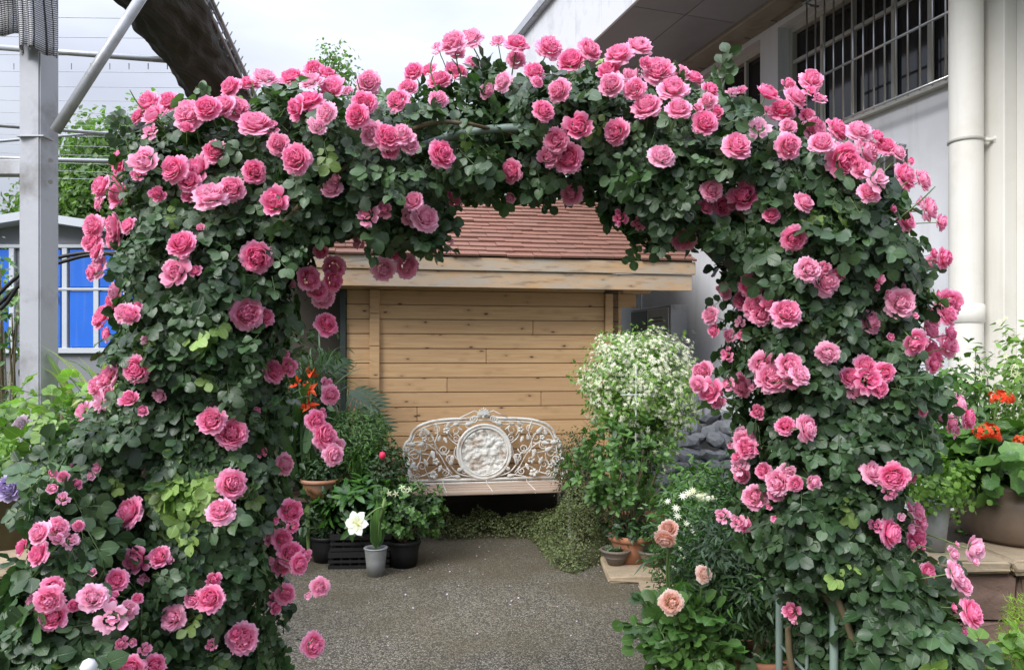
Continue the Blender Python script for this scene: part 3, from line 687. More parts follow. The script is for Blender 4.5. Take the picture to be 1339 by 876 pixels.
# dark rolled shade cloth
m, n, l, b = nmat('dark_shade_cloth', .85, .2); v = coords(n, l, False)
c = mixc(n, l, noise(n, l, mapv(n, l, v, (8, .8, 8)), 3, 5), (.022, .019, .016, 1), (.085, .075, .062, 1)); l.new(c, b.inputs['Base Color'])
bump(n, l, b, noise(n, l, mapv(n, l, v, (8, .5, 8)), 4, 5), .9, .03); M_CLOTH = m
ax0, ax1 = P(214, 0, 4.95), P(286, 118, 6.9)
d = (ax1 - ax0); a0 = ax0 - d * .55; a1 = ax1 + d * .5
rol = empty('rolled_shade_cloth', a0, 0, 'thick dark rolled shade cloth slung along its rails at upper left', 'shade cloth')
V = []; Fc = []; NS, NR = 110, 64; dd = (a1 - a0).normalized(); uu = dd.cross(Vector((0, 0, 1))).normalized(); vv = uu.cross(dd)
for j in range(NS + 1):
    t = j / NS; c_ = (a1 - a0) * t; rr_ = .235 * (1 + .05 * math.sin(t * 23))
    for k in range(NR):
        a = 2 * math.pi * k / NR; q = rr_ * (1 + .05 * math.sin(5 * a + t * 9) + .045 * math.sin(11 * a - t * 17) + .03 * math.sin(17 * a + 5 * math.sin(t * 21)) + .03 * math.sin(t * 50 + 3 * a))
        V.append(c_ + uu * math.cos(a) * q + vv * math.sin(a) * q * 1.05)
for j in range(NS):
    for k in range(NR): Fc.append((j*NR+k, j*NR+(k+1) % NR, (j+1)*NR+(k+1) % NR, (j+1)*NR+k))
MB().add(V, Fc).build('cloth', M_CLOTH, rol, smooth=True)
for o_, h_ in ((.245, .02), (.285, .05), (.235, .12)):
    MB().tube([uu * o_ + vv * h_, (a1 - a0) + uu * o_ + vv * h_], .013, 6).build('rail', GREY_STEEL, rol, smooth=True)
for k in range(22):
    q = (a1 - a0) * (k + .5) / 22; MB().tube([q + uu * .225 + vv * .0, q + uu * .29 + vv * .13], .006, 4).build('hook', GREY_STEEL, rol)

# ================================================================ BLUE SHED far left
M_BLUE = plain('blue_door_paint', (.02, .14, .62, 1), .35, .25, 2, bmp=.05, streak=(.10, .20, .50, 1))
M_SHEDG = plain('pale_grey_metal', (.50, .53, .57, 1), .45, .08, 4)
M_SHEDD = plain('mid_grey_metal', (.22, .23, .25, 1), .5, .1, 4)
Yb = 9.5
bs = empty('blue_storage_shed', P(56, 460, Yb).xy.to_3d(), 0, 'bright blue storage shed with pale grey frame and low gable behind the steel post', 'shed')
def bp(px, py, dy=0): q = P(px, py, Yb); return Vector((q.x - bs.location.x, dy, q.z))
def bbox(name, x0, y0, x1, y1, d0, d1, mat, par):
    a = bp(x0, y1); c_ = bp(x1, y0); return MB().box((a.x, d0, a.z), (c_.x, d1, c_.z)).build(name, mat, par, bevel=.004)
body = bbox('wall', -140, 318, 250, 545, 0, 2.2, M_SHEDD, bs)
for (x0, x1) in [(-92, -60), (-52, -20), (-12, 14), (66, 81), (93, 124), (132, 163), (171, 202)]:
    for (y0, y1) in ((327, 376), (381, 454)): bbox('blue_panel', x0, y0, x1, y1, -.03, -.004, M_BLUE, bs)
for x in (-97, -56, -16, 18, 62, 87, 128, 167, 206): bbox('upright', x - 3.6, 325, x + 3.2, 458, -.045, -.002, M_SHEDG, bs)
bbox('cross_rail', -100, 377, 210, 380, -.055, -.046, M_SHEDG, bs)
bbox('base_rail', -130, 455, 240, 462, -.06, -.002, M_SHEDG, bs); bbox('head_rail', -130, 320, 240, 325, -.05, -.002, M_SHEDG, bs)
e0, pk, e1 = bp(-150, 323), bp(52, 291), bp(262, 323)
for a, c_ in ((e0, pk), (pk, e1)):
    MB().add([(a.x, -.25, a.z), (c_.x, -.25, c_.z), (c_.x, 2.4, c_.z), (a.x, 2.4, a.z), (a.x, -.25, a.z + .10), (c_.x, -.25, c_.z + .10), (c_.x, 2.4, c_.z + .10), (a.x, 2.4, a.z + .10)],
             [(0,3,2,1),(4,5,6,7),(0,1,5,4),(1,2,6,5),(2,3,7,6),(3,0,4,7)]).build('roof', M_SHEDG, bs)
MB().add([tuple(bp(-140, 323, .0)), tuple(bp(250, 323, .0)), (pk.x, .0, pk.z), tuple(bp(-140, 323, .1)), tuple(bp(250, 323, .1)), (pk.x, .1, pk.z)], [(0, 1, 2), (3, 5, 4), (0, 2, 5, 3), (1, 4, 5, 2), (0, 3, 4, 1)]).build('gable', M_SHEDD, bs)
bbox('door_handle', 74, 386, 78, 396, -.06, -.031, WHITE_PAINT, bs)

# ================================================================ LOW STONE WALLS
m, n, l, b = nmat('sandstone', .9, .2); v = coords(n, l)
c = mixc(n, l, noise(n, l, v, 5, 6), (.14, .085, .065, 1), (.27, .18, .145, 1))
c = mixc(n, l, math_(n, l, 'MULTIPLY', ramp(n, l, noise(n, l, v, 2, 5), .5, .7), .5), c, (.10, .085, .06, 1))
l.new(c, b.inputs['Base Color']); bump(n, l, b, noise(n, l, v, 14, 6), .8, .02); M_STONE = m
m, n, l, b = nmat('capstone', .85, .2); v = coords(n, l)
c = mixc(n, l, noise(n, l, v, 6, 6), (.27, .20, .13, 1), (.46, .37, .26, 1))
c = mixc(n, l, math_(n, l, 'MULTIPLY', ramp(n, l, noise(n, l, v, 3, 5), .5, .7), .6), c, (.16, .13, .09, 1))
l.new(c, b.inputs['Base Color']); bump(n, l, b, noise(n, l, v, 18, 6), .7, .015); M_CAP = m
def rough_box(a, b_, seed, amp=.012, cut=3):
    bm = bmesh.new(); bmesh.ops.create_cube(bm, size=1)
    for v_ in bm.verts: v_.co = Vector([a[i] + (b_[i] - a[i]) * (v_.co[i] + .5) for i in range(3)])
    bmesh.ops.bevel(bm, geom=bm.edges[:], offset=min(.018, .2 * min(b_[i] - a[i] for i in range(3))), segments=1, affect='EDGES')
    bmesh.ops.subdivide_edges(bm, edges=bm.edges[:], cuts=1, use_grid_fill=True)
    rr = random.Random(seed)
    for v_ in bm.verts: v_.co += Vector([rr.uniform(-amp, amp) for _ in range(3)])
    return bm
def stone(name, a, b_, seed, mat, par, amp=.010):
    bm = rough_box(a, b_, seed, amp); me = bpy.data.meshes.new(name); bm.to_mesh(me); bm.free(); me.materials.append(mat)
    return link(name, me, par)
def stone_wall(name, x0, x1, y, ztop, dep, label, seed):
    e = empty(name, ((x0 + x1) / 2, y, 0), 0, label, 'stone wall'); cx = (x0 + x1) / 2; rr = random.Random(seed)
    z = 0; row = 0
    while z < ztop - .06 - .05:
        h_ = min(.24, ztop - .065 - z); x = x0 - (row % 2) * .15
        while x < x1:
            w_ = rr.uniform(.28, .48); stone('stone_block', (max(x, x0) - cx + .004, rr.uniform(-.01, .012), z + .004), (min(x + w_, x1 + .1) - cx - .004, .22, z + h_ - .004), rr.random(), M_STONE, e); x += w_
        z += h_; row += 1
    x = x0
    while x < x1:
        w_ = rr.uniform(.42, .7); stone('capstone', (x - cx + .003, -.045 + rr.uniform(-.012, .012), ztop - .06), (x + w_ - cx - .003, .30, ztop + rr.uniform(-.004, .004)), rr.random(), M_CAP, e, .006); x += w_
    MB().box((x0 - cx, .21, 0), (x1 - cx, dep, ztop - .05)).build('soil_fill', M_SOIL, e)
    return e
stone_wall('low_stone_wall', 1.70, 3.6, 3.28, .755, 1.3, 'brown sandstone planter wall with pale capstones at lower right', 5)
stone_wall('low_stone_wall', -3.7, -1.92, 3.15, .78, .9, 'pale capped stone ledge at lower left under the mossy pot', 9)
# rear screen of the yard: nothing but hedges, see plants

# ================================================================ CAST IRON BENCH
M_IRON = plain('white_cast_iron', (.70, .69, .64, 1), .55, .1, 6, dirt=(.30, .19, .11, 1), dscale=9)
M_SLAT = wood_mat('weathered_slat', (.33, .22, .15, 1), (.60, .47, .37, 1), (.44, .31, .23, 1), (2, 20, 25), knots=False, grey=.5)
bc = Vector((-.262, 7.10, 0))
bench = empty('garden_bench', bc, TH, 'ornate white cast iron bench with round medallion against the log wall', 'bench')
K = .001485
def q2(cx, cy, dy=0): return Vector(((cx - 635) * K, dy, .50 + (560 - cy) * K))
def smooth_path(pts, n=8):
    pts = [Vector(p) for p in pts]; o = []
    for i in range(len(pts) - 1):
        p0 = pts[max(i-1, 0)]; p1 = pts[i]; p2 = pts[i+1]; p3 = pts[min(i+2, len(pts)-1)]
        for k in range(n):
            t = k / n; o.append(.5 * ((2*p1) + (p2-p0)*t + (2*p0-5*p1+4*p2-p3)*t*t + (3*p1-p0-3*p2+p3)*t**3))
    return o + [pts[-1]]
def spiral(cx, cy, r, turns=1.6, a0=0, sg=1, n=22):
    return [(cx + r * (1 - .85 * k / n) * math.cos(a0 + sg * turns * 6.283 * k / n), cy + r * (1 - .85 * k / n) * math.sin(a0 + sg * turns * 6.283 * k / n)) for k in range(n + 1)]
def crv(mb, pts, r, dy=0, mir=True, sm=True, tap=True):
    for sg in ((1, -1) if mir else (1,)):
        pp = [q2(635 + (x - 635) * sg, y, dy) for x, y in pts]
        if sm: pp = smooth_path(pp, 5)
        k = len(pp); mb.tube(pp, [r * (1 - (.5 * i / k if tap else 0)) for i in range(k)], 6)
fb = MB()
crv(fb, [(175, 545), (150, 450), (140, 380), (150, 330), (178, 300), (195, 255), (245, 215), (330, 190), (430, 180), (520, 178), (600, 168), (635, 165)], .014, tap=False)
crv(fb, [(190, 545), (172, 450), (168, 380), (180, 330), (200, 290), (215, 265), (260, 232), (335, 210), (430, 198), (520, 196), (600, 190), (635, 188)], .008, tap=False)
fb.tube([q2(165, 557), q2(1105, 557)], .014, 8); fb.box(tuple(q2(170, 600, -.02)), tuple(q2(1100, 572, .02)))
fb.build('back_frame', M_IRON, bench, smooth=True)
sw = MB()
for c_ in (spiral(385, 370, 34), spiral(455, 250, 42, 1.4, 2), spiral(462, 300, 26, 1.5, 4), spiral(540, 215, 24, 1.3, 1), spiral(300, 300, 40, 1.5, 1), spiral(255, 350, 30, 1.6, 5), spiral(205, 400, 36, 1.5, 3), spiral(250, 470, 34, 1.5, 2),
           spiral(180, 440, 26, 1.4, 2), spiral(420, 430, 30, 1.3, 0, -1), spiral(510, 505, 24, 1.4, 3), spiral(225, 530, 22, 1.4, 2), spiral(395, 510, 26, 1.5, 5), spiral(340, 240, 26, 1.5, 2, -1), spiral(250, 265, 22, 1.4, 4)):
    crv(sw, c_, .0062, random.uniform(-.004, .008), sm=False)
for c_ in ([(560, 540), (480, 520), (430, 470), (400, 400), (350, 370), (320, 300), (270, 250), (215, 262)], [(480, 530), (400, 540), (330, 560)], [(330, 380), (290, 420), (270, 480), (300, 550)],
           [(200, 320), (250, 320), (310, 350), (360, 400), (400, 470), (440, 520)], [(170, 400), (230, 390), (300, 400), (330, 430)], [(470, 340), (420, 300), (400, 240), (380, 200)], [(400, 250), (440, 220), (500, 215), (560, 215)],
           [(180, 520), (240, 530), (300, 510), (350, 480), (400, 500), (450, 545)], [(150, 350), (200, 360), (240, 400), (230, 460), (190, 520)], [(330, 200), (350, 260), (330, 330), (345, 400)], [(480, 440), (450, 400), (460, 350)], [(500, 250), (470, 220), (480, 190)]):
    crv(sw, c_, .0075, random.uniform(-.004, .006))
sw.build('scrollwork', M_IRON, bench, smooth=True)
lf = MB()
for (x, y, a, s_) in [(300, 280, 2.2, 60), (270, 330, 3.3, 55), (215, 335, 3.0, 60), (250, 390, 2.6, 60), (210, 440, 4, 55), (420, 470, 1.2, 60), (440, 400, 4.6, 55), (465, 500, .4, 50), (350, 320, 1.3, 45), (370, 460, 4.3, 50), (520, 215, 0.3, 50), (310, 370, 5, 60),
                   (400, 230, 1.0, 46), (440, 215, .2, 40), (285, 470, 2.0, 55), (180, 480, 2.2, 50), (350, 530, 3.0, 50), (560, 530, 2.6, 42), (490, 540, 3.0, 42), (385, 290, 5.2, 44), (235, 290, 1.2, 44), (160, 380, 2, 44)]:
    for sg in (1, -1):
        aa = a if sg == 1 else math.pi - a
        V, Fc, _, _ = leaflet(s_ * K, s_ * .45 * K, 4, .35, -.15); Mx = Matrix.Translation(q2(635 + (x - 635) * sg, y, -.012)) @ Matrix.Rotation(R(90), 4, 'X') @ Matrix.Rotation(aa - math.pi / 2, 4, 'Z')
        lf.add([Mx @ Vector(v_) for v_ in V], Fc)
o = lf.build('cast_leaf_work', M_IRON, bench, smooth=True); md = o.modifiers.new('s', 'SOLIDIFY'); md.thickness = .006
fm = MB()
for k in range(5):
    a = k * 1.2566; c_ = Vector((math.cos(a) * .019, -.004, math.sin(a) * .019)); V = []; 
    fm.lathe([(0, -.014), (.010, -.010), (.0145, 0), (.010, .008), (0, .012)], 8, c_)
fm.lathe([(0, -.02), (.008, -.014), (.010, -.002), (0, .012)], 8)
fme = fm.mesh('cast_flower', M_IRON, smooth=True)
for (x, y, s_) in [(335, 440, 1.1), (320, 520, 1.25), (400, 250, 1.0), (265, 300, .8), (210, 480, .8)]:
    for sg in (1, -1): link('cast_flower', fme, bench, Matrix.Translation(q2(635 + (x - 635) * sg, y, -.014)) @ Matrix.Scale(s_, 4))
md_ = MB(); Mx = Matrix.Translation(q2(638, 385)) @ Matrix.Rotation(R(90), 4, 'X')
t_ = MB().lathe([(0, .002), (142*K, .002), (146*K, .016), (150*K, .020), (154*K, .010), (160*K, .012), (166*K, .022), (174*K, .018), (176*K, 0), (174*K, -.01), (0, -.012)], 48)
md_.add([Mx @ Vector(v_) for v_ in t_.V], t_.F); med = md_.build('medallion', M_IRON, bench, smooth=True)
from mathutils import noise as mnoise
rr = random.Random(11)   # generic low relief: hills, waves and leafy lumps
NN = 56; V = []; Fc = []
def relief(x, y):
    h = 0
    for (a, b__, s_, g_) in [(-.12, -.45, .30, .9), (.18, -.42, .24, .8), (-.42, .10, .22, .8), (.42, .05, .24, .8), (.05, .02, .26, 1.0), (-.2, .22, .2, .8), (.3, .32, .2, .6), (-.02, -.7, .16, .6), (-.6, -.2, .16, .6), (.62, -.28, .15, .6), (0, -.2, .16, .7)]:
        h = max(h, g_ * max(0, 1 - ((x - a) ** 2 + (y - b__) ** 2) / s_ ** 2) ** .5 * .8)
    h += .20 * math.sin(y * 24 + 3 * math.sin(x * 4)) * (y > .45) + .75 * mnoise.noise(Vector((x * 5, y * 5, 3))) + .35 * mnoise.noise(Vector((x * 12, y * 12, 8)))
    return h * .020
for j in range(NN + 1):
    for i in range(NN + 1):
        x = i / NN * 2 - 1; y = j / NN * 2 - 1; r_ = math.hypot(x, y); 
        if r_ > 0: m_ = max(abs(x), abs(y)) / r_; x, y = x * m_, y * m_
        V.append(q2(638 + x * 140, 385 + y * 140, -.006 - relief(x, y)))
for j in range(NN):
    for i in range(NN): a = j * (NN + 1) + i; Fc.append((a, a + 1, a + NN + 2, a + NN + 1))
MB().add(V, Fc).build('relief', M_IRON, med, smooth=True)
cs = MB()
for k in range(9):
    a = R(-64 + 16 * k); V, Fc, _, _ = leaflet(62 * K * (1 - .25 * abs(k - 4) / 4), 26 * K, 4, .3, -.2)
    M_ = Matrix.Translation(q2(632, 168, -.014)) @ Matrix.Rotation(R(90), 4, 'X') @ Matrix.Rotation(-a, 4, 'Z'); cs.add([M_ @ Vector(v_) for v_ in V], Fc)
for sg in (1, -1):
    cs.tube([q2(635 + sg * x, y, 0) for x, y in [(10, 150), (60, 130), (100, 150), (150, 172)]], .006, 6)
    cs.tube([q2(635 + sg * x, y, -.01) for x, y in spiral(60, 178, 26)], .006, 6)
cs.lathe([(0, -.012), (.012, -.006), (.015, .004), (0, .014)], 10, q2(632, 168, -.018))
o = cs.build('crest', M_IRON, bench, smooth=True); md = o.modifiers.new('s', 'SOLIDIFY'); md.thickness = .006
for k, (y, zz) in enumerate([(-.06, .462), (-.175, .458), (-.29, .456), (-.405, .452)]):
    MB().box((-.70, y - .05, zz - .014), (.735, y + .05, zz + .014)).build('slat', M_SLAT, bench, bevel=.006, seg=2)
for x in (-.38, .02, .40): MB().tube([(x, -.02, .50), (x, -.05, .474), (x, -.44, .468), (x, -.456, .44)], .0035, 6).build('strap', M_IRON, bench, smooth=True)
for sx_ in (-.69, .72):
    mb = MB(); mb.tube(smooth_path([(sx_, -.44, .0), (sx_, -.40, .10), (sx_, -.43, .25), (sx_, -.38, .38), (sx_, -.42, .44)]), .018, 8).build('leg', M_IRON, bench, smooth=True)
    mb = MB(); mb.tube(smooth_path([(sx_, .06, .0), (sx_, -.0, .12), (sx_, .02, .3), (sx_, .0, .46)]), .018, 8).build('leg', M_IRON, bench, smooth=True)
    mb = MB(); mb.tube(smooth_path([(sx_, -.42, .44), (sx_ * 1.03, -.46, .56), (sx_ * 1.03, -.40, .66), (sx_ * 1.02, -.2, .68), (sx_, .0, .70)]), .014, 8)
    mb.tube([(sx_, -.25 + .09 * math.cos(a * .4) * (1 - a / 22), .57 + .07 * math.sin(a * .4) * (1 - a / 22)) for a in range(20)], .008, 6)
    mb.tube([(sx_, -.12 + .06 * math.cos(a * .4) * (1 - a / 22), .53 + .05 * math.sin(a * .4) * (1 - a / 22)) for a in range(20)], .008, 6).build('armrest', M_IRON, bench, smooth=True)

# ================================================================ PLANT BUILDERS
def leafset(c1, c2, **k): return leaf_mat('leaf_green', c1, c2, **k)
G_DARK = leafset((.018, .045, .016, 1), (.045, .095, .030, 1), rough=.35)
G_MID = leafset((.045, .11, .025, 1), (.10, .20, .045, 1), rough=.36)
G_LIGHT = leafset((.10, .20, .035, 1), (.20, .33, .07, 1), rough=.42, transl=.3)
G_GLOSS = leafset((.028, .085, .018, 1), (.075, .17, .035, 1), rough=.24, spec=.6)
G_GREY = leafset((.10, .16, .10, 1), (.20, .27, .16, 1), rough=.6)
G_OLIVE = leafset((.06, .085, .025, 1), (.16, .19, .07, 1), rough=.5)
G_LIME = leafset((.18, .30, .03, 1), (.30, .42, .05, 1), rough=.5, transl=.3)
G_BROWNG = leafset((.06, .05, .03, 1), (.10, .11, .045, 1), rough=.5)
L_OB = [leaflet(1, .50, 4, .15, .3, apex=1.4), leaflet(1, .44, 4, .3, .1, apex=1.3)]
L_SMALL = [leaflet(1, .5, 3, .2, .15)]; L_OVAL = [leaflet(1, .55, 4, .2, .3), leaflet(1, .48, 4, .35, .1)]; L_ROUND = [leaflet(1, .9, 4, .15, .2, apex=.9), leaflet(1, .8, 4, .25, .1, apex=.9)]
L_LANCE = [leaflet(1, .28, 4, .3, .3), leaflet(1, .24, 4, .3, .1)]; L_NEEDLE = [leaflet(1, .12, 2, .2, .1)]
def strap_leaf(W=.08, bend=1.6, seg=8, tw=0):
    V = []; LC = []; Fc = []; x = 0; z = 0; ph = R(80)
    for i in range(seg + 1):
        t = i / seg; w_ = W * .5 * min(1, (1 - t) * 3.0 + .02) * min(1, .5 + t * 3)
        V += [(-w_, x, z + w_ * .5), (0, x, z), (w_, x, z + w_ * .5)]; LC += [(-1, t, 0), (0, t, 0), (1, t, 0)]
        ph -= bend / seg * (1.6 * t + .2); x += math.cos(ph) / seg; z += math.sin(ph) / seg
    for i in range(seg):
        a = 3 * i; Fc += [(a, a+1, a+4, a+3), (a+1, a+2, a+5, a+4)]
    return V, Fc, LC, [0] * len(Fc)
def pot(par, r1, r0, h, mat, rim=.02, rh=.03, soil=True, z=0, wob=0):
    mb = MB(); mb.lathe([(0, z), (r0, z), (r0 + (r1 - r0) * .5, z + h * .5), (r1, z + h - rh)], 30, wob=wob); o = mb.build('pot', mat, par, smooth=True)
    MB().lathe([(r1 - .002, z + h - rh), (r1 + rim, z + h - rh + .004), (r1 + rim, z + h - .004), (r1 + rim * .6, z + h), (r1 - .012, z + h), (r1 - .018, z + h - .02), (r1 - .02, z + h - .06)], 30).build('rim', mat, o, smooth=True)
    if soil: MB().lathe([(0, z + h - .022), (r1 * .5, z + h - .02), (r1 - .016, z + h - .032)], 20).build('soil', M_SOIL, par, smooth=True)
    return o
def stems(par, base, tips, r=.006, mat=None, name='stem', n=5):
    mb = MB()
    for t in tips:
        t = Vector(t); b_ = Vector(base) + Vector((random.uniform(-.02, .02), random.uniform(-.02, .02), 0)); m_ = (b_ + t) / 2 + Vector((random.uniform(-.04, .04), random.uniform(-.04, .04), random.uniform(0, .05)))
        mb.tube(smooth_path([b_, m_, t], 4), [r * 1.2 - r * .7 * i / 8 for i in range(9)], n)
    return mb.build(name, mat or M_CANE, par, smooth=True)
def bush(par, c, r, n, T, size, mats, shell=.6, lump=.2, npart=0, up=.5, seed=0, flat=None, part='leaf', stuff='foliage', clump=0, f=4, droop=0):
    """leaves through a lumpy ellipsoid, centre c relative to par"""
    if clump:
        k = max(1, n // clump); cc, cn, _ = ell(k, c, r, shell, lump, f, seed, flat); i = rng.integers(0, k, n)
        p = cc[i] + rng.normal(size=(n, 3)) * size * .75; nr = unit(cn[i] + rng.normal(size=(n, 3)) * .55 + [0, 0, up]); d = unit((p - cc[i]) + cn[i] * size * .6)
    else:
        p, nr0, _ = ell(n, c, r, shell, lump, f, seed, flat); nr = unit(nr0 + rng.normal(size=(n, 3)) * .55 + [0, 0, up]); d = unit(nr0 + rng.normal(size=(n, 3)) * .6 + [0, 0, .2 - droop])
    sz = size * rng.uniform(.65, 1.15, n)
    sco = sz * .4 - p[:, 1] + p[:, 2] * .3 + rng.random(n) * r[1] * .4 if npart else None
    leaves(par, T, p, nr, d, sz, mats, npart, part, stuff, sco)
    return p
def whorl(par, centers, k, T, size, mats, npart=0, tilt=.5, part='leaf'):
    """rosettes of leaves at shoot tips"""
    P_, N_, D_ = [], [], []
    for c, ax in centers:
        ax = Vector(ax).normalized(); a0 = random.uniform(0, 6.28); u = ax.orthogonal().normalized(); v_ = ax.cross(u)
        for i in range(k):
            a = a0 + i * 2.4; t = tilt + random.uniform(-.45, .45) - .25 * (i / k); h_ = u * math.cos(a) + v_ * math.sin(a)
            d = (h_ * math.cos(t) + ax * math.sin(t)); nn = (ax * math.cos(t) - h_ * math.sin(t))
            P_.append(Vector(c) - ax * size * .5 * (1 - i / k)); N_.append(nn); D_.append(d)
    P_ = np.array(P_); N_ = np.array(N_); D_ = np.array(D_); sz = size * rng.uniform(.7, 1.1, len(P_))
    leaves(par, T, P_, N_, D_, sz, mats, npart, part, 'foliage', -P_[:, 1] + rng.random(len(P_)) * .1)
def tips_in(c, r, n, seed=0, flat=-.3): 
    p, nr, _ = ell(n, c, r, .5, .15, 4, seed, flat); return [(Vector(a), Vector(b_) * .8 + Vector((0, 0, .5))) for a, b_ in zip(p, nr)]
def star(k=5, W=.34, cup=.15):
    ps = [leaflet(1, W, 3, .1, cup, ang=i * 2 * math.pi / k) for i in range(k)]
    return merge(ps)
def plant(name, loc, label, cat, group=None): return empty(name, loc, 0, label, cat, group)

# ---- ground cover under and beside the bench
gc = [(G(590, 701), .10), (G(640, 700), .12), (G(690, 704), .14)]
pts = []; nrm = []
poly_gc = [G(x, y).xy for x, y in [(575, 712), (640, 708), (690, 709), (706, 724), (722, 748), (752, 757), (786, 742), (800, 715)]] + [Vector((1.2, 6.9)), Vector((1.0, 7.22)), Vector((-.9, 7.0))]
def inpoly(x, y, poly):
    c = np.zeros(len(x), bool); k = len(poly); j = k - 1
    for i in range(k):
        xi, yi = poly[i][0], poly[i][1]; xj, yj = poly[j][0], poly[j][1]
        c ^= ((yi > y) != (yj > y)) & (x < (xj - xi) * (y - yi) / (yj - yi + 1e-12) + xi); j = i
    return c
def pdist(x, y, poly):
    D = np.full(len(x), 1e9); OX = np.zeros(len(x)); OY = np.zeros(len(x)); k = len(poly)
    for i in range(k):
        ax, ay = poly[i][0], poly[i][1]; bx, by = poly[(i+1) % k][0], poly[(i+1) % k][1]; dx, dy = bx - ax, by - ay
        t = np.clip(((x - ax) * dx + (y - ay) * dy) / (dx*dx + dy*dy + 1e-12), 0, 1); qx, qy = ax + t*dx - x, ay + t*dy - y; d = np.hypot(qx, qy); s = d < D
        D[s] = d[s]; OX[s] = qx[s]; OY[s] = qy[s]
    return D, OX / (D + 1e-9), OY / (D + 1e-9)
n_ = 52000; x = rng.uniform(-.95, 1.25, n_); y = rng.uniform(5.4, 7.25, n_); ok = inpoly(x, y, poly_gc); x, y = x[ok], y[ok]; d, _, _ = pdist(x, y, poly_gc)
hmax = np.where(x > .35, .09 + .42 * np.clip((y - 5.7) / .8, 0, 1) * np.clip((x - .30) / .3, 0, 1), .17) + .03
p3 = np.c_[x, y, x * 0]; hh_ = hmax * np.clip(d / .16, 0, 1) ** .6 * (1 + .35 * pn(p3, 3.2, 1) + .15 * pn(p3, 9, 2)) + .035
zz = hh_ * (1 - .6 * rng.random(len(x)) ** 2.2); p3[:, 2] = zz
o = bulk('ground_cover', leaflet(1, .62, 3, .2, .15), p3, frames(rng.normal(size=p3.shape) * .6 + [0, -.3, 1], rng.normal(size=p3.shape)), rng.uniform(.014, .026, len(x)), [G_OLIVE]); tag(o, 'small leaved creeping ground cover spilling from under the bench onto the path', 'ground cover')

# ---- star jasmine ball on trellis
def jasmine_flowers(par, p, nr, size, frac=1.0, name='flowers'):
    leaves(par, [star(5, .34, .25)], p, nr, rng.normal(size=p.shape), size, [M_WHITEP], 0, stuff=name)
c_ = P(838, 520, 6.25); jb = plant('star_jasmine', (c_.x, c_.y, 0), 'round star jasmine bush covered in cream flowers beside the shed corner', 'flowering shrub')
jc = (0, 0, 1.36); jr = (.43, .38, .46)
bush(jb, jc, jr, 5200, L_OVAL, .05, [G_LIGHT], .5, .30, clump=7, seed=3)
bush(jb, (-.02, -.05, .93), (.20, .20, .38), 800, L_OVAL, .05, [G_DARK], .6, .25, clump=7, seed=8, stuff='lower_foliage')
p, nr, _ = ell(5200, jc, (.45, .40, .48), .22, .22, 4, 3); kp = (pn(p, 9, 4) + 1.3 * (p[:, 2] - 1.32) / .45 + .35 > -.1) ; p, nr = p[kp], nr[kp]
jasmine_flowers(jb, p, unit(nr + rng.normal(size=p.shape) * .45 + [0, -.2, .2]), rng.uniform(.016, .024, len(p)))
p, nr, _ = ell(330, (0, -.05, .95), (.3, .27, .45), .3, .2, 4, 8); jasmine_flowers(jb, p, unit(nr + rng.normal(size=p.shape) * .5), rng.uniform(.016, .024, len(p)))
pot(jb, .19, .14, .34, M_TERRA); stems(jb, (0, 0, .3), [t[0] for t in tips_in((0, 0, 1.1), (.25, .22, .4), 12)], .008)
for x_, z0, z1 in ((-.10, .3, 1.66),): MB().tube([(x_, -.36, z0 + .3), (x_, -.37, z1 - .1)], .0045, 6).build('trellis_rod', WHITE_PAINT, jb, smooth=True)
MB().tube([(-.22, -.375, 1.34), (.04, -.375, 1.345)], .004, 6).build('trellis_rod', WHITE_PAINT, jb, smooth=True)

# ---- grey rocks stacked behind
M_ROCK = plain('grey_rock', (.17, .18, .20, 1), .75, .35, 5, bmp=.6, dirt=(.07, .075, .085, 1), dscale=2.5)
def rock(seed):
    bm = bmesh.new(); bmesh.ops.create_icosphere(bm, subdivisions=2, radius=1); rr = random.Random(seed); cuts = [Vector((rr.gauss(0, 1), rr.gauss(0, 1), rr.gauss(0, 1))).normalized() for _ in range(9)]
    for v_ in bm.verts:
        for c in cuts:
            d_ = v_.co.dot(c)
            if d_ > .66: v_.co -= c * (d_ - .66)
    me = bpy.data.meshes.new('rock'); bm.to_mesh(me); bm.free(); me.materials.append(M_ROCK); return me
rks = [rock(k) for k in range(6)]; rr = random.Random(4)
for lv in range(9):
    for k in range(6):
        px = 868 + k * 17 + (lv % 2) * 8; zr = .09 + lv * .118; q = P(px + 4, 600, 7.05 + .10 * lv + rr.uniform(-.05, .05)); 
        if lv == 8 and k > 3: continue
        o = link('grey_rock', rr.choice(rks), None, Matrix.Translation((q.x + rr.uniform(-.04, .04), q.y, zr + .12 + rr.uniform(-.03, .03))) @ Matrix.Rotation(rr.uniform(-.5, .5), 4, 'Y') @ Matrix.Rotation(rr.uniform(0, 6), 4, 'Z') @ Matrix.Rotation(rr.uniform(-.5, .5), 4, 'X') @ Matrix.Diagonal(((.105 + rr.uniform(-.03, .055)), .12, .085 + rr.uniform(-.02, .03), 1)))
        tag(o, 'angular grey rock in the stack between the jasmine ball and the right rose leg', 'rock', 'rocks stacked behind the jasmine')

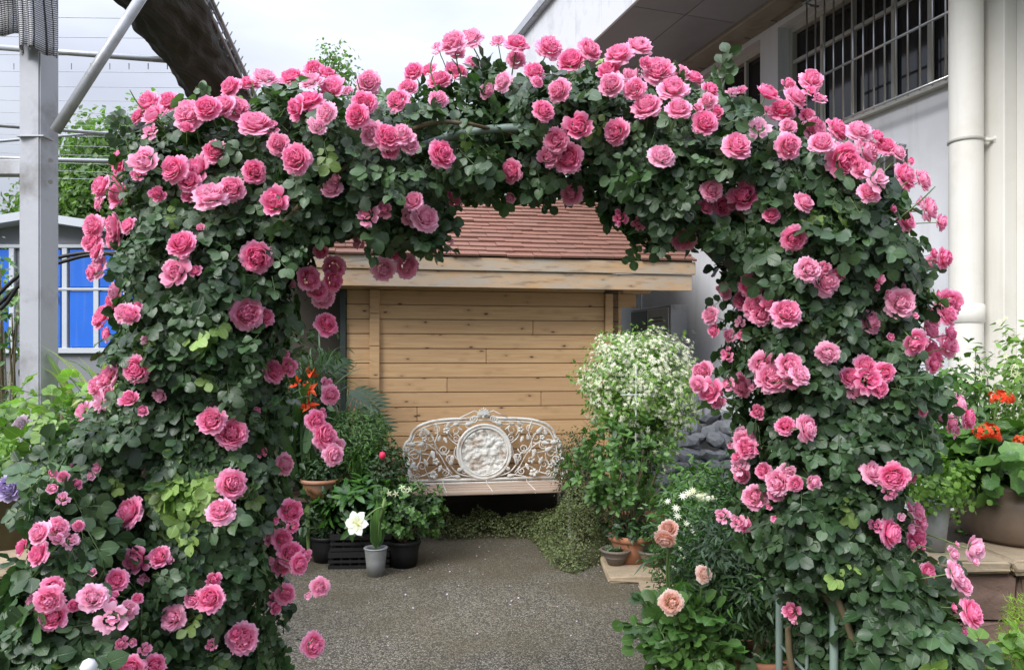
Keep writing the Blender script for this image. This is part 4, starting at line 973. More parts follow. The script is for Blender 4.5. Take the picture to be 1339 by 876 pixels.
# ---- gardenia in terracotta pot on slab, two succulent bowls
def slab(x0, y0, x1, y1, dep, h, label, seed):
    a = G(x0, y1); c2 = G(x1, y1); e = stone('stone_slab', (a.x, a.y, .031), (c2.x, a.y + dep, .031 + h), seed, M_CAP, None, .006); e.name = 'stone_slab'; return tag(e, label, 'slab')
slab(796, 745, 872, 768, .55, .05, 'flat stone slab carrying the terracotta pot and two grey succulent bowls', 1)
a = G(852, 805); e = stone('stone_slab', (a.x, a.y, .031), (a.x + .26, a.y + .5, .07), 2, M_CAP, None, .006); tag(e, 'second stone slab behind the peach roses at the path edge', 'slab')
gd = plant('gardenia_bush', (.90, 5.80, .082), 'glossy green shrub in a terracotta pot on the stone slab', 'potted plant')
pot(gd, .155, .11, .21, M_TERRA, .014, .045)
tt = tips_in((-.06, 0, .72), (.42, .36, .43), 130, 5, -.6); whorl(gd, tt, 7, L_OB, .070, [G_MID], 260, .85)
tt = tips_in((-.06, 0, .66), (.34, .28, .40), 70, 6, -.6); whorl(gd, tt, 6, L_OB, .066, [G_MID], 0, .9)
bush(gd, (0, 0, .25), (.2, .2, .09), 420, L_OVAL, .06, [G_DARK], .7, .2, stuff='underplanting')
stems(gd, (0, 0, .2), [t[0] for t in tips_in((-.06, 0, .7), (.35, .3, .36), 16)], .008)
M_BOWL = plain('grey_brown_ceramic', (.15, .125, .105, 1), .45, .2, 6, dirt=(.24, .21, .17, 1), dscale=4)
for px, by, rr_, lab in ((808, 757, .112, 'grey bowl of blue green succulents nearest the path on the slab'), (857, 760, .105, 'grey bowl of succulents at the right end of the slab')):
    q = G(px, by); e = plant('succulent_bowl', (q.x, q.y + .11 - (.0 if px < 830 else -.02), .082), lab, 'potted plant')
    pot(e, rr_, .06, .115, M_BOWL, .008, .02, wob=.01)
    whorl(e, [(Vector((random.uniform(-.07, .07), random.uniform(-.07, .07), .12)), Vector((random.uniform(-.4, .4), random.uniform(-.4, .4), 1))) for _ in range(17)], 10, [leaflet(1, .42, 3, .3, -.2)], .04, [G_GREY], 80, .6)
# ---- dark bush at bench right
q = P(760, 620, 6.75); e = plant('barberry_bush', (q.x, q.y, 0), 'dark bronze small leaved bush against the bench right end', 'shrub')
bush(e, (0, .0, .66), (.24, .2, .36), 3300, L_SMALL, .026, [G_DARK], .6, .25, stuff='foliage'); bush(e, (-.02, -.1, .5), (.22, .16, .28), 900, L_SMALL, .026, [G_BROWNG], .6, .25, stuff='bronze_foliage')
stems(e, (0, 0, 0), [t[0] for t in tips_in((0, 0, .7), (.2, .16, .3), 14)], .006)

# ---- left group: shelf with pots, crates, lily, gardenia, daphne
M_WOODD = plain('dark_wood', (.07, .05, .035, 1), .8, .3, 8); M_BLACK = plain('black_plastic', (.012, .012, .013, 1), .5, .3, 8)
sh = empty('plant_shelf', (-1.45, 6.25, 0), 0, 'dark wooden plant shelf behind the left rose leg', 'shelf')
for k in range(4): MB().box((-.75, -.30 + k * .15, .50), (.62, -.17 + k * .15, .53)).build('board', M_WOODD, sh, bevel=.003)
for x_ in (-.7, .57):
    for y_ in (-.27, .25): MB().box((x_ - .025, y_ - .025, 0), (x_ + .025, y_ + .025, .498)).build('leg', M_WOODD, sh)
GRASS_L = [strap_leaf(.035, 1.9, 6), strap_leaf(.03, 1.2, 6), strap_leaf(.03, 2.4, 6)]
def tuft(par, c, n, size, Ts, mats, spread=.04, up=1, npart=0, lean=.6, part='leaf'):
    a = rng.uniform(0, 6.283, n); p = np.c_[rng.normal(size=n) * spread + c[0], rng.normal(size=n) * spread + c[1], np.full(n, c[2])]
    # strap template grows along +z first then arches along +y: give normal ~ up
    nr = np.c_[rng.normal(size=n) * lean * .4, rng.normal(size=n) * lean * .4, np.ones(n)]; d = np.c_[np.cos(a), np.sin(a), np.zeros(n)]
    leaves(par, Ts, p, nr, d, size * rng.uniform(.6, 1.1, n), mats, npart, part)
q = P(466, 600, 6.2); e = plant('grass_ball_plant', (q.x, q.y, .531), 'bright fine leaved mound in a grey pot on the plant shelf', 'potted plant')
pot(e, .075, .055, .17, M_BOWL, .006, .02); bush(e, (.0, 0, .44), (.28, .24, .24), 4800, L_LANCE, .042, [G_MID], .5, .15, stuff='fine_foliage'); tuft(e, (.06, -.1, .18), 260, .30, GRASS_L, [G_MID], .05)
q = P(416, 620, 5.9); e = plant('terracotta_bowl_plant', (q.x, q.y + .1, .531), 'wide terracotta bowl of low greenery at the left end of the shelf', 'potted plant')
pot(e, .15, .10, .15, M_TERRA, .012, .03); bush(e, (0, 0, .22), (.16, .15, .12), 700, L_OVAL, .045, [G_DARK], .6)
M_CAMELLIA = plain('camellia_red', (.72, .03, .10, 1), .5, .15, 20)
q = P(503, 620, 6.1); e = plant('camellia_pot', (q.x, q.y, 0), 'dark leaved bush with one red bud beside the bench left end', 'potted plant')
pot(e, .13, .1, .25, M_BLACK, .01, .03); bush(e, (0, 0, .66), (.20, .2, .30), 1500, L_OVAL, .045, [G_DARK], .6, .2, 150); stems(e, (0, 0, .2), [t[0] for t in tips_in((0, 0, .7), (.15, .15, .25), 12)])
MB().lathe([(0, -.03), (.022, -.015), (.028, .005), (.018, .028), (0, .036)], 10, (P(500, 596, 5.9) - e.location)).build('flower_bud', M_CAMELLIA, e, smooth=True)
# crates
for (zz, dx, lab) in ((.031, 0, 'black plastic crate on the ground, bottom of the pair'), (.165, .015, 'black plastic crate stacked on top of the other')):
    cr_ = empty('plastic_crate', (-1.17 + dx, 5.95, zz), R(4), lab, 'crate')
    for k, (z0, z1) in enumerate(((0, .025), (.045, .065), (.085, .128))):
        MB().box((-.23, -.17, z0), (.23, -.155, z1)).box((-.23, .155, z0), (.23, .17, z1)).box((-.23, -.154, z0), (-.215, .154, z1)).box((.215, -.154, z0), (.23, .154, z1)).build('band', M_BLACK, cr_)
    for x_ in np.linspace(-.2, .2, 7): MB().box((x_ - .008, -.152, .002), (x_ + .008, -.145, .126)).build('rib', M_BLACK, cr_)
    MB().box((-.213, -.153, .004), (.213, .153, .012)).build('base', M_BLACK, cr_)
e = plant('daphne_pot', (-1.22, 5.95, .296), 'broad leaved glossy plant in a terracotta pot on top of the crates', 'potted plant')
pot(e, .10, .08, .11, M_TERRA, .01, .03); whorl(e, tips_in((.04, -.02, .20), (.34, .30, .24), 62, 7, -.6), 9, [leaflet(1, .36, 4, .2, .25, apex=.9)], .125, [G_GLOSS], 280)
bush(e, (.0, .05, .2), (.28, .24, .2), 350, L_OVAL, .09, [G_DARK], .7)
# lily
q = G(489, 761); e = plant('white_lily', (q.x, q.y + .075, .031), 'white lily in a small grey bucket on the path', 'potted plant')
M_BUCKET = plain('grey_zinc', (.32, .33, .34, 1), .5, .15, 8, .3, dirt=(.20, .21, .16, 1), dscale=5)
pot(e, .082, .062, .205, M_BUCKET, .006, .012)
pl_ = leaflet(1, .24, 5, .3, -.1)
leaves(e, [pl_], np.array([[.0, 0, .19]] * 7), np.array([[.2, -1, .2], [-.5, -1, .3], [.8, -.8, .2], [0, -1, .1], [.4, -1, .3], [-.2, -1, .0], [.9, -.5, .1]]), np.array([[.2, 0, 1], [-.35, -.1, 1], [.6, 0, .9], [.02, 0, 1], [.1, .1, 1], [-.1, -.1, 1], [.85, -.2, .7]]), np.array([.30, .27, .29, .36, .33, .25, .2]), [G_MID], 7)
fl = P(467, 684, 5.45) - e.location; st = MB().tube(smooth_path([(.01, 0, .18), (.03, -.01, .40), (.05, -.03, .50), (-.02, -.06, .47), tuple(fl + Vector((.03, .03, .0)))], 5), .006, 6).build('stem', M_CALYX, e, smooth=True)
MB().tube([(.03, -.01, .40), (.07, -.02, .56)], [.008, .013], 8).build('flower_bud', M_CALYX, e, smooth=True)
tr_ = MB().tube([fl + Vector((.035, .05, .005)), fl + Vector((.01, .01, 0))], [.006, .02], 8).build('flower_tube', M_WHITEP, e, smooth=True)
M_PUREW = petal_mat('lily_white', (.70, .78, .45, 1), (.88, .88, .84, 1), (.92, .92, .9, 1), .15)
pm_ = [tmpl_mesh('petal', leaflet(1, .78, 5, .25, .30, apex=.9), [M_PUREW])]
for k in range(6):
    a = k * math.pi / 3; z_ = Vector((-.35, -1, .25)).normalized(); u = z_.cross(Vector((0, 0, 1))).normalized(); v_ = z_.cross(u); d_ = (u * math.cos(a) + v_ * math.sin(a)) + z_ * .35
    rt = frames(np.array([z_ - d_.normalized() * z_.dot(d_.normalized())]), np.array([d_]))[0]; link('petal', pm_[0], e, M4(rt, .095, fl))
for k in range(5): MB().tube([fl, fl + Vector((-.02 + .012 * k, -.05, .02 - .006 * k))], [.0015, .003], 4).build('stamen', plain('yellow', (.75, .55, .08, 1), .6), e)
# gardenia in black pot
q = G(525, 750); e = plant('gardenia_pot', (q.x, q.y + .12, .031), 'bushy light green plant in a black pot right of the lily', 'potted plant')
pot(e, .125, .10, .20, M_BLACK, .01, .03); whorl(e, tips_in((.03, -.0, .43), (.30, .28, .25), 150, 9, -.7), 7, L_OB, .050, [G_MID], 250, .85)
bush(e, (.03, .05, .42), (.25, .22, .2), 700, L_OVAL, .05, [G_DARK], .7); stems(e, (0, 0, .18), [t[0] for t in tips_in((.02, 0, .42), (.25, .2, .2), 14)])
p, nr, _ = ell(7, (-.02, -.15, .60), (.10, .06, .05), .5); jasmine_flowers(e, p, unit(nr + [0, -.6, .4]), .03, name='flowers')
q = G(440, 742); e = plant('round_black_pot', (q.x - .1, q.y + .1, .031), 'small dark pot plant half hidden behind the left rose leg', 'potted plant')
pot(e, .12, .10, .2, M_BLACK, .01, .03); bush(e, (0, 0, .3), (.2, .16, .14), 500, L_OVAL, .05, [G_DARK], .7)
# ---- philodendron with big cut leaves, canna, palm behind left leg
def cut_leaf(nl=7):
    ps = [leaflet(1.0, .22, 6, .1, .25)]
    for i in range(nl):
        t = .12 + .72 * i / nl; Lf = .55 * math.sin(math.pi * (.25 + .65 * i / nl)) + .08
        for sg in (-1, 1): ps.append(leaflet(Lf, .115, 3, .1, .25, base=(0, t, -.25 * t * t), ang=-sg * R(72 - 32 * i / nl), tilt=0, apex=.6))
    return merge(ps)
q = P(455, 520, 6.45); e = plant('philodendron', (q.x, q.y, 0), 'philodendron with large deeply cut leaves against the shed wall', 'foliage plant')
pot(e, .17, .12, .3, M_BLACK, .01, .03)
pp = np.array([[.02, -.10, 1.36], [-.2, -.1, 1.38], [.12, -.12, 1.18], [-.12, -.2, 1.15], [.03, -.2, 1.02], [-.3, -.1, 1.2], [-.28, .1, 1.5]]); dd_ = np.array([[.7, -.3, -.25], [-.5, -.3, .5], [.8, -.3, -.5], [.2, -.5, -.6], [.5, -.5, -.6], [-.7, -.3, -.2], [.3, -.3, .7]])
leaves(e, [cut_leaf()], pp, np.array([[.1, -.8, .7]] * 7), dd_, np.array([.36, .34, .33, .3, .3, .32, .34]), [G_DARK], 7)
stems(e, (0, 0, .25), pp, .011, M_CALYX)
q = P(404, 500, 6.0); e = plant('canna_lily', (q.x, q.y, 0), 'red canna flowers among narrow leaves behind the left rose leg', 'flowering plant')
leaves(e, [strap_leaf(.16, .8, 7)], np.array([[random.uniform(-.15, .15), random.uniform(-.1, .1), .75 + random.uniform(-.2, .3)] for _ in range(26)]), rng.normal(size=(26, 3)) * .2 + [0, 0, 1], rng.normal(size=(26, 3)), rng.uniform(.35, .6, 26), [G_DARK], 26)
leaves(e, GRASS_L, np.array([[random.uniform(-.2, .15), random.uniform(-.1, .1), 1.2 + random.uniform(-.2, .3)] for _ in range(200)]), rng.normal(size=(200, 3)) * .4 + [0, 0, 1], rng.normal(size=(200, 3)), rng.uniform(.25, .45, 200), [G_DARK])
for k in range(4): pm2 = MB().tube(smooth_path([(0, 0, .0), (.02 * k - .05, -.02, .9), (.03 * k - .06, -.05, 1.45 - k * .03)]), .009, 6).build('stem', M_CALYX, e, smooth=True)
rdm = tmpl_mesh('petal', leaflet(1, .5, 4, .3, .4, .03), [M_RED])
for k in range(24):
    c3 = [(-.06, .0, 1.43), (.03, .02, 1.50), (.035, -.02, 1.38), (.03, .0, 1.26)][k % 4]
    rt = frames(rng.normal(size=(1, 3)) + [0, -.7, .3], rng.normal(size=(1, 3)) * .8 + [0, -.2, .4])[0]; link('petal', rdm, e, M4(rt, .075, (c3[0], -.1 + c3[1] * 0, c3[2])))
# yard hedge closing the view behind left rose leg and behind the path
def shrub(name, x, y, r, zc, n, T, size, mat, label, cat='shrub', group=None, **k):
    e = plant(name, (x, y, 0), label, cat, group); bush(e, (0, 0, zc), r, n, T, size, [mat], **k)
    stems(e, (0, 0, 0), [t[0] for t in tips_in((0, 0, zc), (r[0] * .7, r[1] * .7, r[2] * .7), 9)], .012); return e
shrub('evergreen_shrub', -2.15, 6.3, (.75, .5, 1.0), 1.0, 3200, L_OVAL, .085, G_DARK, 'tall dark evergreen shrub in the gap left of the shed', clump=8)
shrub('evergreen_shrub', -3.3, 7.2, (.8, .6, .95), .85, 2600, L_OVAL, .09, G_DARK, 'dark evergreen shrub in front of the blue shed base', clump=8)
shrub('garden_shrub', -3.55, 5.4, (.65, .5, .55), .75, 2600, L_OVAL, .07, G_MID, 'mid green leafy shrub behind the left stone ledge', clump=8)
shrub('garden_shrub', -2.65, 5.0, (.6, .5, .55), .70, 2600, L_LANCE, .10, G_LIGHT, 'fresh green narrow leaved shrub behind the steel post', clump=8)
shrub('garden_shrub', -4.9, 6.2, (.9, .6, .75), .8, 2600, L_OVAL, .08, G_MID, 'leafy green shrub at the far left edge behind the hoops', clump=8)
# ---- left side: pale shrub, variegated strap plant, hoops, climber, pots
shrub('pale_rose_bush', -1.62, 2.75, (.20, .20, .12), 1.36, 1, L_OVAL, .06, G_LIGHT, 'pale young rose bush with olive leaves in front of the steel post', 'rose bush')
e = bpy.data.objects['pale_rose_bush']
p, nr, _ = ell(90, (-.02, 0, 1.37), (.30, .2, .13), .7, .2, 4, 2); leaves(e, [rose_leaf(91), rose_leaf(92)], p, unit(nr + rng.normal(size=p.shape) * .5 + [0, -.3, .6]), unit(nr + rng.normal(size=p.shape) * .5), rng.uniform(.09, .13, len(p)), [G_LIGHT, M_STEM], 150)
p, nr, _ = ell(70, (.10, .05, 1.22), (.18, .2, .13), .7, .2, 4, 2); leaves(e, [rose_leaf(93), rose_leaf(94)], p, unit(nr + rng.normal(size=p.shape) * .5 + [0, -.3, .6]), unit(nr + rng.normal(size=p.shape) * .5), rng.uniform(.09, .14, len(p)), [G_MID, M_STEM], 130, stuff='lower_foliage')
put_bloom(e, BL_PALE, P(28, 557, 2.62), (-.1, -1, .3), .035, 0, off=e.location)
G_VAR = leafset((.10, .20, .05, 1), (.45, .50, .20, 1), rough=.4, rib=(.6, .62, .3, 1), vein=.9)
q = P(140, 480, 3.6); e = plant('variegated_strap_plant', (q.x, q.y, .9), 'striped cream and green strap leaved plant between post and rose leg', 'foliage plant')
tuft(e, (0, 0, .30), 60, .52, [strap_leaf(.075, .9, 7), strap_leaf(.07, 1.5, 7)], [G_VAR], .05, 1, 60)
MB().lathe([(0, -.9), (.12, -.9), (.17, .26), (.18, .30), (.15, .30)], 24).build('pot', M_TERRA, e, smooth=True)
hp = empty('black_hoops', P(40, 500, 4.4).xy.to_3d(), 0, 'pair of thin black bent hoops at left edge beside the steel post', 'plant hoops')
for (pts_) in ([(-60, 470), (-30, 420), (5, 378), (40, 350), (75, 337), (120, 330), (150, 333), (175, 345)], [(-60, 485), (-25, 425), (5, 392), (30, 370), (60, 350), (90, 340), (115, 334), (160, 330)], [(0, 405), (12, 392), (30, 362), (35, 350)]):
    MB().tube(smooth_path([P(x, y, 4.4) - hp.location for x, y in pts_], 5), .011, 8).build('hoop', M_BLACK, hp, smooth=True)
shrub('climbing_shrub', -4.35, 6.6, (.34, .3, .62), 2.0, 420, L_OVAL, .07, G_MID, 'loose leafy sapling in front of the blue shed doors', 'sapling', clump=7)
e = bpy.data.objects['climbing_shrub']; 
for k in range(4): MB().tube(smooth_path([(random.uniform(-.1, .1), 0, 0), (random.uniform(-.12, .12), 0, 1.0), (random.uniform(-.25, .25), 0, 2.3)]), .014, 6).build('trunk', plain('pale_bark', (.4, .37, .32, 1), .8), e, smooth=True)
M_MOSS = plain('mossy_pot', (.10, .09, .045, 1), .8, .5, 6, dirt=(.05, .08, .025, 1))
e = plant('mossy_pot_plant', (P(-2, 700, 3.3).x, 3.35, .785), 'dark mossy pot of strap leaved plant on the left stone ledge', 'potted plant')
MB().lathe([(0, 0), (.075, 0), (.115, .22), (.125, .225), (.125, .25), (.10, .25)], 26).build('pot', M_MOSS, e, smooth=True)
tuft(e, (.0, 0, .22), 34, .34, [strap_leaf(.06, 1.9, 7), strap_leaf(.06, 2.6, 7)], [G_MID], .03, 1, 34)
put_bloom(e, BL_LILAC, P(11, 638, 3.05), (.1, -1, .2), .047, 0, off=e.location)
e = plant('terracotta_pot_plant', (P(35, 660, 3.75).x, 3.75, .73), 'terracotta pot with green plants behind the mossy pot', 'potted plant')
MB().lathe([(0, 0), (.12, 0), (.15, .25), (.16, .255), (.16, .28), (.13, .28)], 26).build('pot', M_TERRA, e, smooth=True)
bush(e, (-.05, 0, .36), (.28, .25, .16), 700, L_LANCE, .09, [G_LIGHT], .6, .2, 120)
bush(e, (.12, 0, .33), (.30, .25, .20), 700, L_OVAL, .06, [G_MID], .6, .2, stuff='green_foliage')
# small white finial at the lower left
q = P(116, 868, 1.72); e = plant('white_finial', (q.x, q.y, 0), 'small white finial poking up at the bottom left edge', 'finial')
MB().tube([(0, 0, 0), (0, 0, q.z - .03)], .008, 8).build('rod', WHITE_PAINT, e, smooth=True); MB().lathe([(0, q.z - .035), (.016, q.z - .03), (.012, q.z - .018), (.019, q.z - .005), (.012, q.z + .008), (0, q.z + .014)], 14).build('knob', WHITE_PAINT, e, smooth=True)

# ---- right group
q = P(1335, 700, 3.62); e = plant('geranium_pot', (q.x, q.y, .757), 'red geranium in a big brown glazed pot on the right stone wall', 'potted plant')
M_GLAZE = plain('brown_glaze', (.17, .125, .095, 1), .4, .3, 4, dirt=(.10, .07, .05, 1), dscale=3)
MB().lathe([(0, 0), (.20, 0), (.245, .03), (.262, .12), (.262, .20), (.245, .235), (.26, .25), (.255, .27), (.22, .27)], 36).build('pot', M_GLAZE, e, smooth=True)
def ger_leaf(seed):
    V = [(0, .12, 0)]; LC = [(0, 0, 0)]; k = 16
    for i in range(k + 1):
        a = R(-80) + R(340) * i / k - R(90) + R(0); rr_ = .5 * (1 + .10 * math.cos(i * 2.5))
        V.append((rr_ * math.cos(a + R(80)), .35 + rr_ * math.sin(a + R(80)), .10 + .04 * math.sin(i * 2.1))); LC.append((math.sin(i * 1.3), .8, 0))
    mid = [(v_[0] * .5, .12 + (v_[1] - .12) * .5, .02) for v_ in V[1:]]; o = len(V); V += mid; LC += [(.4, .4, 0)] * len(mid)
    Fc = [(0, o + i, o + i + 1) for i in range(k)] + [(o + i, 1 + i, 2 + i, o + i + 1) for i in range(k)]
    return V, Fc, LC, [0] * len(Fc)
bush(e, (.02, -.02, .36), (.42, .34, .20), 330, [ger_leaf(1)], .105, [G_MID], .55, .15, 240, up=.9)
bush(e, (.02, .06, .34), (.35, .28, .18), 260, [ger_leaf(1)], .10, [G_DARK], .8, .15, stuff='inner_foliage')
flt = tmpl_mesh('floret', star(5, .6, .2), [M_RED])
for (px, py, rr_) in ((1308, 520, 15), (1287, 566, 17), (1301, 572, 8), (1338, 577, 13)):
    c3 = P(px, py, 3.42) - e.location; MB().tube(smooth_path([(c3.x * .6, c3.y * .4, .40), (c3.x, c3.y + .04, c3.z - .1), tuple(c3)]), .004, 6).build('flower_stem', M_CALYX, e, smooth=True)
    k = int(rr_ * 1.7); pts_, nr, _ = ell(k, c3, (rr_ * .0034, rr_ * .0034, rr_ * .0026), .3, .1, flat=-.3)
    fr_ = frames(nr + rng.normal(size=nr.shape) * .3, rng.normal(size=nr.shape))
    for i in range(k): link('floret', flt, e, M4(fr_[i], .019, pts_[i]))
q = P(1221, 735, 3.42); e = plant('zinc_bucket_plant', (q.x, q.y, .757), 'zinc bucket of frilly bright green leaves on the right stone wall', 'potted plant')
pot(e, .068, .045, .22, M_BUCKET, .005, .012); bush(e, (.01, 0, .30), (.155, .13, .13), 900, L_ROUND, .03, [G_LIGHT], .5, .25, 200, clump=6)
q = P(1338, 800, 2.75); e = plant('lime_conifer', (q.x + .05, q.y, 0), 'lime green feathery conifer at the right edge below the wall', 'conifer')
bush(e, (.02, 0, .45), (.15, .14, .34), 6500, L_NEEDLE, .035, [G_LIME], .5, .12, up=0); MB().tube([(0, 0, 0), (0, 0, .6)], .012, 6).build('trunk', M_CANE, e, smooth=True)
q = P(1325, 870, 2.6); e = plant('ground_rose_bush', (q.x, q.y, 0), 'low leafy green bush at the bottom right corner', 'shrub')
p, nr, _ = ell(260, (.02, 0, .42), (.32, .22, .20), .6, .2, 4, 2); leaves(e, [rose_leaf(95), rose_leaf(96)], p, unit(nr + rng.normal(size=p.shape) * .5 + [0, -.3, .6]), unit(nr + rng.normal(size=p.shape) * .5), rng.uniform(.09, .13, len(p)), [G_LIGHT, M_STEM], 200)
stems(e, (0, 0, 0), [t[0] for t in tips_in((0, 0, .4), (.2, .15, .15), 8)])
# jasmine climber
q = P(1290, 520, 3.95); e = plant('jasmine_climber', (q.x, q.y, .70), 'loose white flowering jasmine climbing beside the white downpipe', 'climbing plant')
cl_ = [((-.12, 0, .62), (.20, .16, .32)), ((.22, .05, .74), (.19, .15, .34)), ((-.05, .05, .30), (.3, .2, .25)), ((.20, 0, .42), (.2, .15, .2))]
for k, (c3, r3) in enumerate(cl_):
    bush(e, c3, r3, 650, L_OVAL, .055, [G_LIGHT if k % 2 else G_MID], .7, .35, 60, seed=k, stuff='foliage')
    p, nr, _ = ell(150, c3, r3, .3, .35, 4, k); jasmine_flowers(e, p, unit(nr + rng.normal(size=p.shape) * .5 + [0, -.4, 0]), rng.uniform(.015, .022, len(p)))
tw = [t[0] for c3, r3 in cl_ for t in tips_in(c3, tuple(x_ * 1.25 for x_ in r3), 9, flat=-.2)]; stems(e, (0, 0, 0), tw, .0045, M_STEM)
whorl(e, [(t, Vector((0, 0, 1))) for t in tw], 6, L_OVAL, .05, [G_LIGHT], 100)
# white daisy bush and tall greens between bowl slab and right leg
q = P(912, 700, 4.7); e = plant('daisy_bush', (q.x, q.y, 0), 'white flowered daisy bush behind the peach roses', 'flowering shrub')
bush(e, (0, 0, .50), (.30, .26, .42), 3000, L_LANCE, .05, [G_GLOSS], .6, .2, stuff='foliage', clump=6); stems(e, (0, 0, 0), [t[0] for t in tips_in((0, 0, .5), (.2, .2, .36), 14)], .005, M_STEM)
dz = tmpl_mesh('daisy', star(9, .26, .1), [M_WHITEP])
for (px, py, r_) in [(884, 664, 8), (886, 674, 8), (873, 655, 6), (901, 645, 9), (893, 648, 8), (898, 684, 6), (904, 690, 6), (908, 696, 6), (893, 727, 6), (922, 740, 9), (882, 741, 6), (906, 641, 7), (931, 690, 5), (941, 668, 5), (915, 690, 5), (870, 742, 5), (890, 716, 5)]:
    c3 = P(px, py, 4.36) - e.location; rt = frames(np.array([[random.uniform(-.5, .5), -1, .7]]), rng.normal(size=(1, 3)))[0]; link('daisy', dz, e, M4(rt, r_ * .0036, c3))
for (px, py) in ((913, 648), (925, 652)):
    c3 = P(px, py, 4.34) - e.location; k = 60; pts_, nr, _ = ell(k, c3, (.055, .045, .028), .3, flat=0); leaves(e, [star(5, .5, .1)], pts_, nr, rng.normal(size=nr.shape), .010, [M_WHITEP], 0, stuff='flower_head')
shrub('tall_green_shrub', P(918, 620, 5.4).x, 5.5, (.26, .24, .34), .50, 1000, L_OVAL, .075, G_MID, 'open green shrub with bright leaves in front of the grey rocks', clump=8, npart=120)
e = plant('agapanthus_clump', (P(955, 680, 4.4).x, 4.5, 0), 'arching strap leaved clump beside the right rose leg', 'foliage plant'); tuft(e, (0, 0, .25), 44, .62, [strap_leaf(.07, 1.7, 8), strap_leaf(.06, 2.3, 8)], [G_GLOSS], .05, 1, 44)
shrub('ferny_undergrowth', P(1010, 560, 4.6).x, 4.8, (.24, .3, .60), .62, 2600, L_OVAL, .06, G_DARK, 'dark green undergrowth behind the right rose leg', clump=8)
shrub('dark_backing_shrub', 2.0, 5.0, (.5, .35, .65), .60, 2600, L_OVAL, .07, G_DARK, 'dark shrub behind the right rose leg by the building', clump=8)
# topiary tree in terracotta pot
q = P(990, 860, 3.62); e = plant('topiary_tree', (q.x, q.y, 0), 'small clipped tree of dark narrow leaves in a terracotta pot', 'potted tree')
pot(e, .150, .11, .225, M_TERRA, .014, .04); MB().tube(smooth_path([(0, 0, .18), (.008, 0, .4), (-.01, 0, .75)]), [.024] * 13 + [.02] * 4, 10).build('trunk', M_CANE, e, smooth=True)
bush(e, (-.04, 0, .63), (.30, .26, .30), 5200, L_LANCE, .052, [G_DARK], .6, .22, stuff='crown', clump=9); bush(e, (-.04, -.02, .65), (.31, .27, .28), 900, L_LANCE, .05, [G_GLOSS], .4, .22, 200, stuff='fresh_foliage', clump=9)
whorl(e, tips_in((-.0, 0, .23), (.13, .13, .04), 12, 3, 0), 6, L_OVAL, .05, [G_GLOSS], 40)
# peach rose bush
q = P(905, 900, 3.45); e = plant('peach_rose_bush', (q.x, q.y, 0), 'rose bush with four peach pink blooms at the path edge', 'rose bush')
pr = np.array([[-.11, 0, .40], [-.03, -.05, .38], [.05, 0, .42], [-.10, 0, .28], [.03, -.05, .27], [.08, .05, .32], [-.03, .0, .2]])
p = np.concatenate([ell(27, c3, (.10, .12, .11), .7)[0] for c3 in pr]); nr = unit(rng.normal(size=p.shape) * .6 + [0, -.5, .9])
leaves(e, [rose_leaf(97), rose_leaf(98), rose_leaf(99, 1)], p, nr, unit(p - np.array([0, 0, .25]) + rng.normal(size=p.shape) * .12), rng.uniform(.11, .165, len(p)), [G_MID, M_STEM], 200)
def stalk(par, pts_, r=.005): return MB().tube(smooth_path([P(*a_) - par.location for a_ in pts_]), r, 6).build('cane', M_STEM, par, smooth=True)
for (px, py, Y, r_, nn, B, pts_) in [(874, 690, 3.40, 13, (-.25, -.8, .5), BL_PEACH, [(876, 700, 3.42), (875, 760, 3.43), (885, 876, 3.45)]), (869, 706, 3.38, 14, (-.3, -.6, -.5), BL_PEACH, [(874, 712, 3.4), (872, 760, 3.43), (880, 876, 3.45)]),
                              (878, 788, 3.25, 16, (-.05, -1, .15), BL_PEACH, [(882, 792, 3.3), (893, 840, 3.4), (900, 920, 3.45)]), (921, 750, 3.35, 12, (.35, -.8, .5), BL_PEACH, [(920, 756, 3.38), (914, 790, 3.42), (905, 870, 3.45)])]:
    put_bloom(e, B, P(px, py, Y), nn, r_ * .88 / F * Y, 0, off=e.location); stalk(e, pts_)
stems(e, (0, 0, 0), [t[0] for t in tips_in((0, 0, .35), (.2, .12, .12), 9)], .006, M_STEM)
# birds-eye weeds at foot of the right leg
shrub('foot_shrub', P(950, 850, 3.9).x, 4.0, (.30, .2, .14), .15, 700, L_OVAL, .05, G_GLOSS, 'low glossy undergrowth around the topiary pot', clump=7, npart=80)
shrub('foot_shrub', 1.62, 3.55, (.40, .2, .28), .30, 1500, L_OVAL, .05, G_DARK, 'low dark undergrowth in front of the stone wall behind the right leg', clump=7)

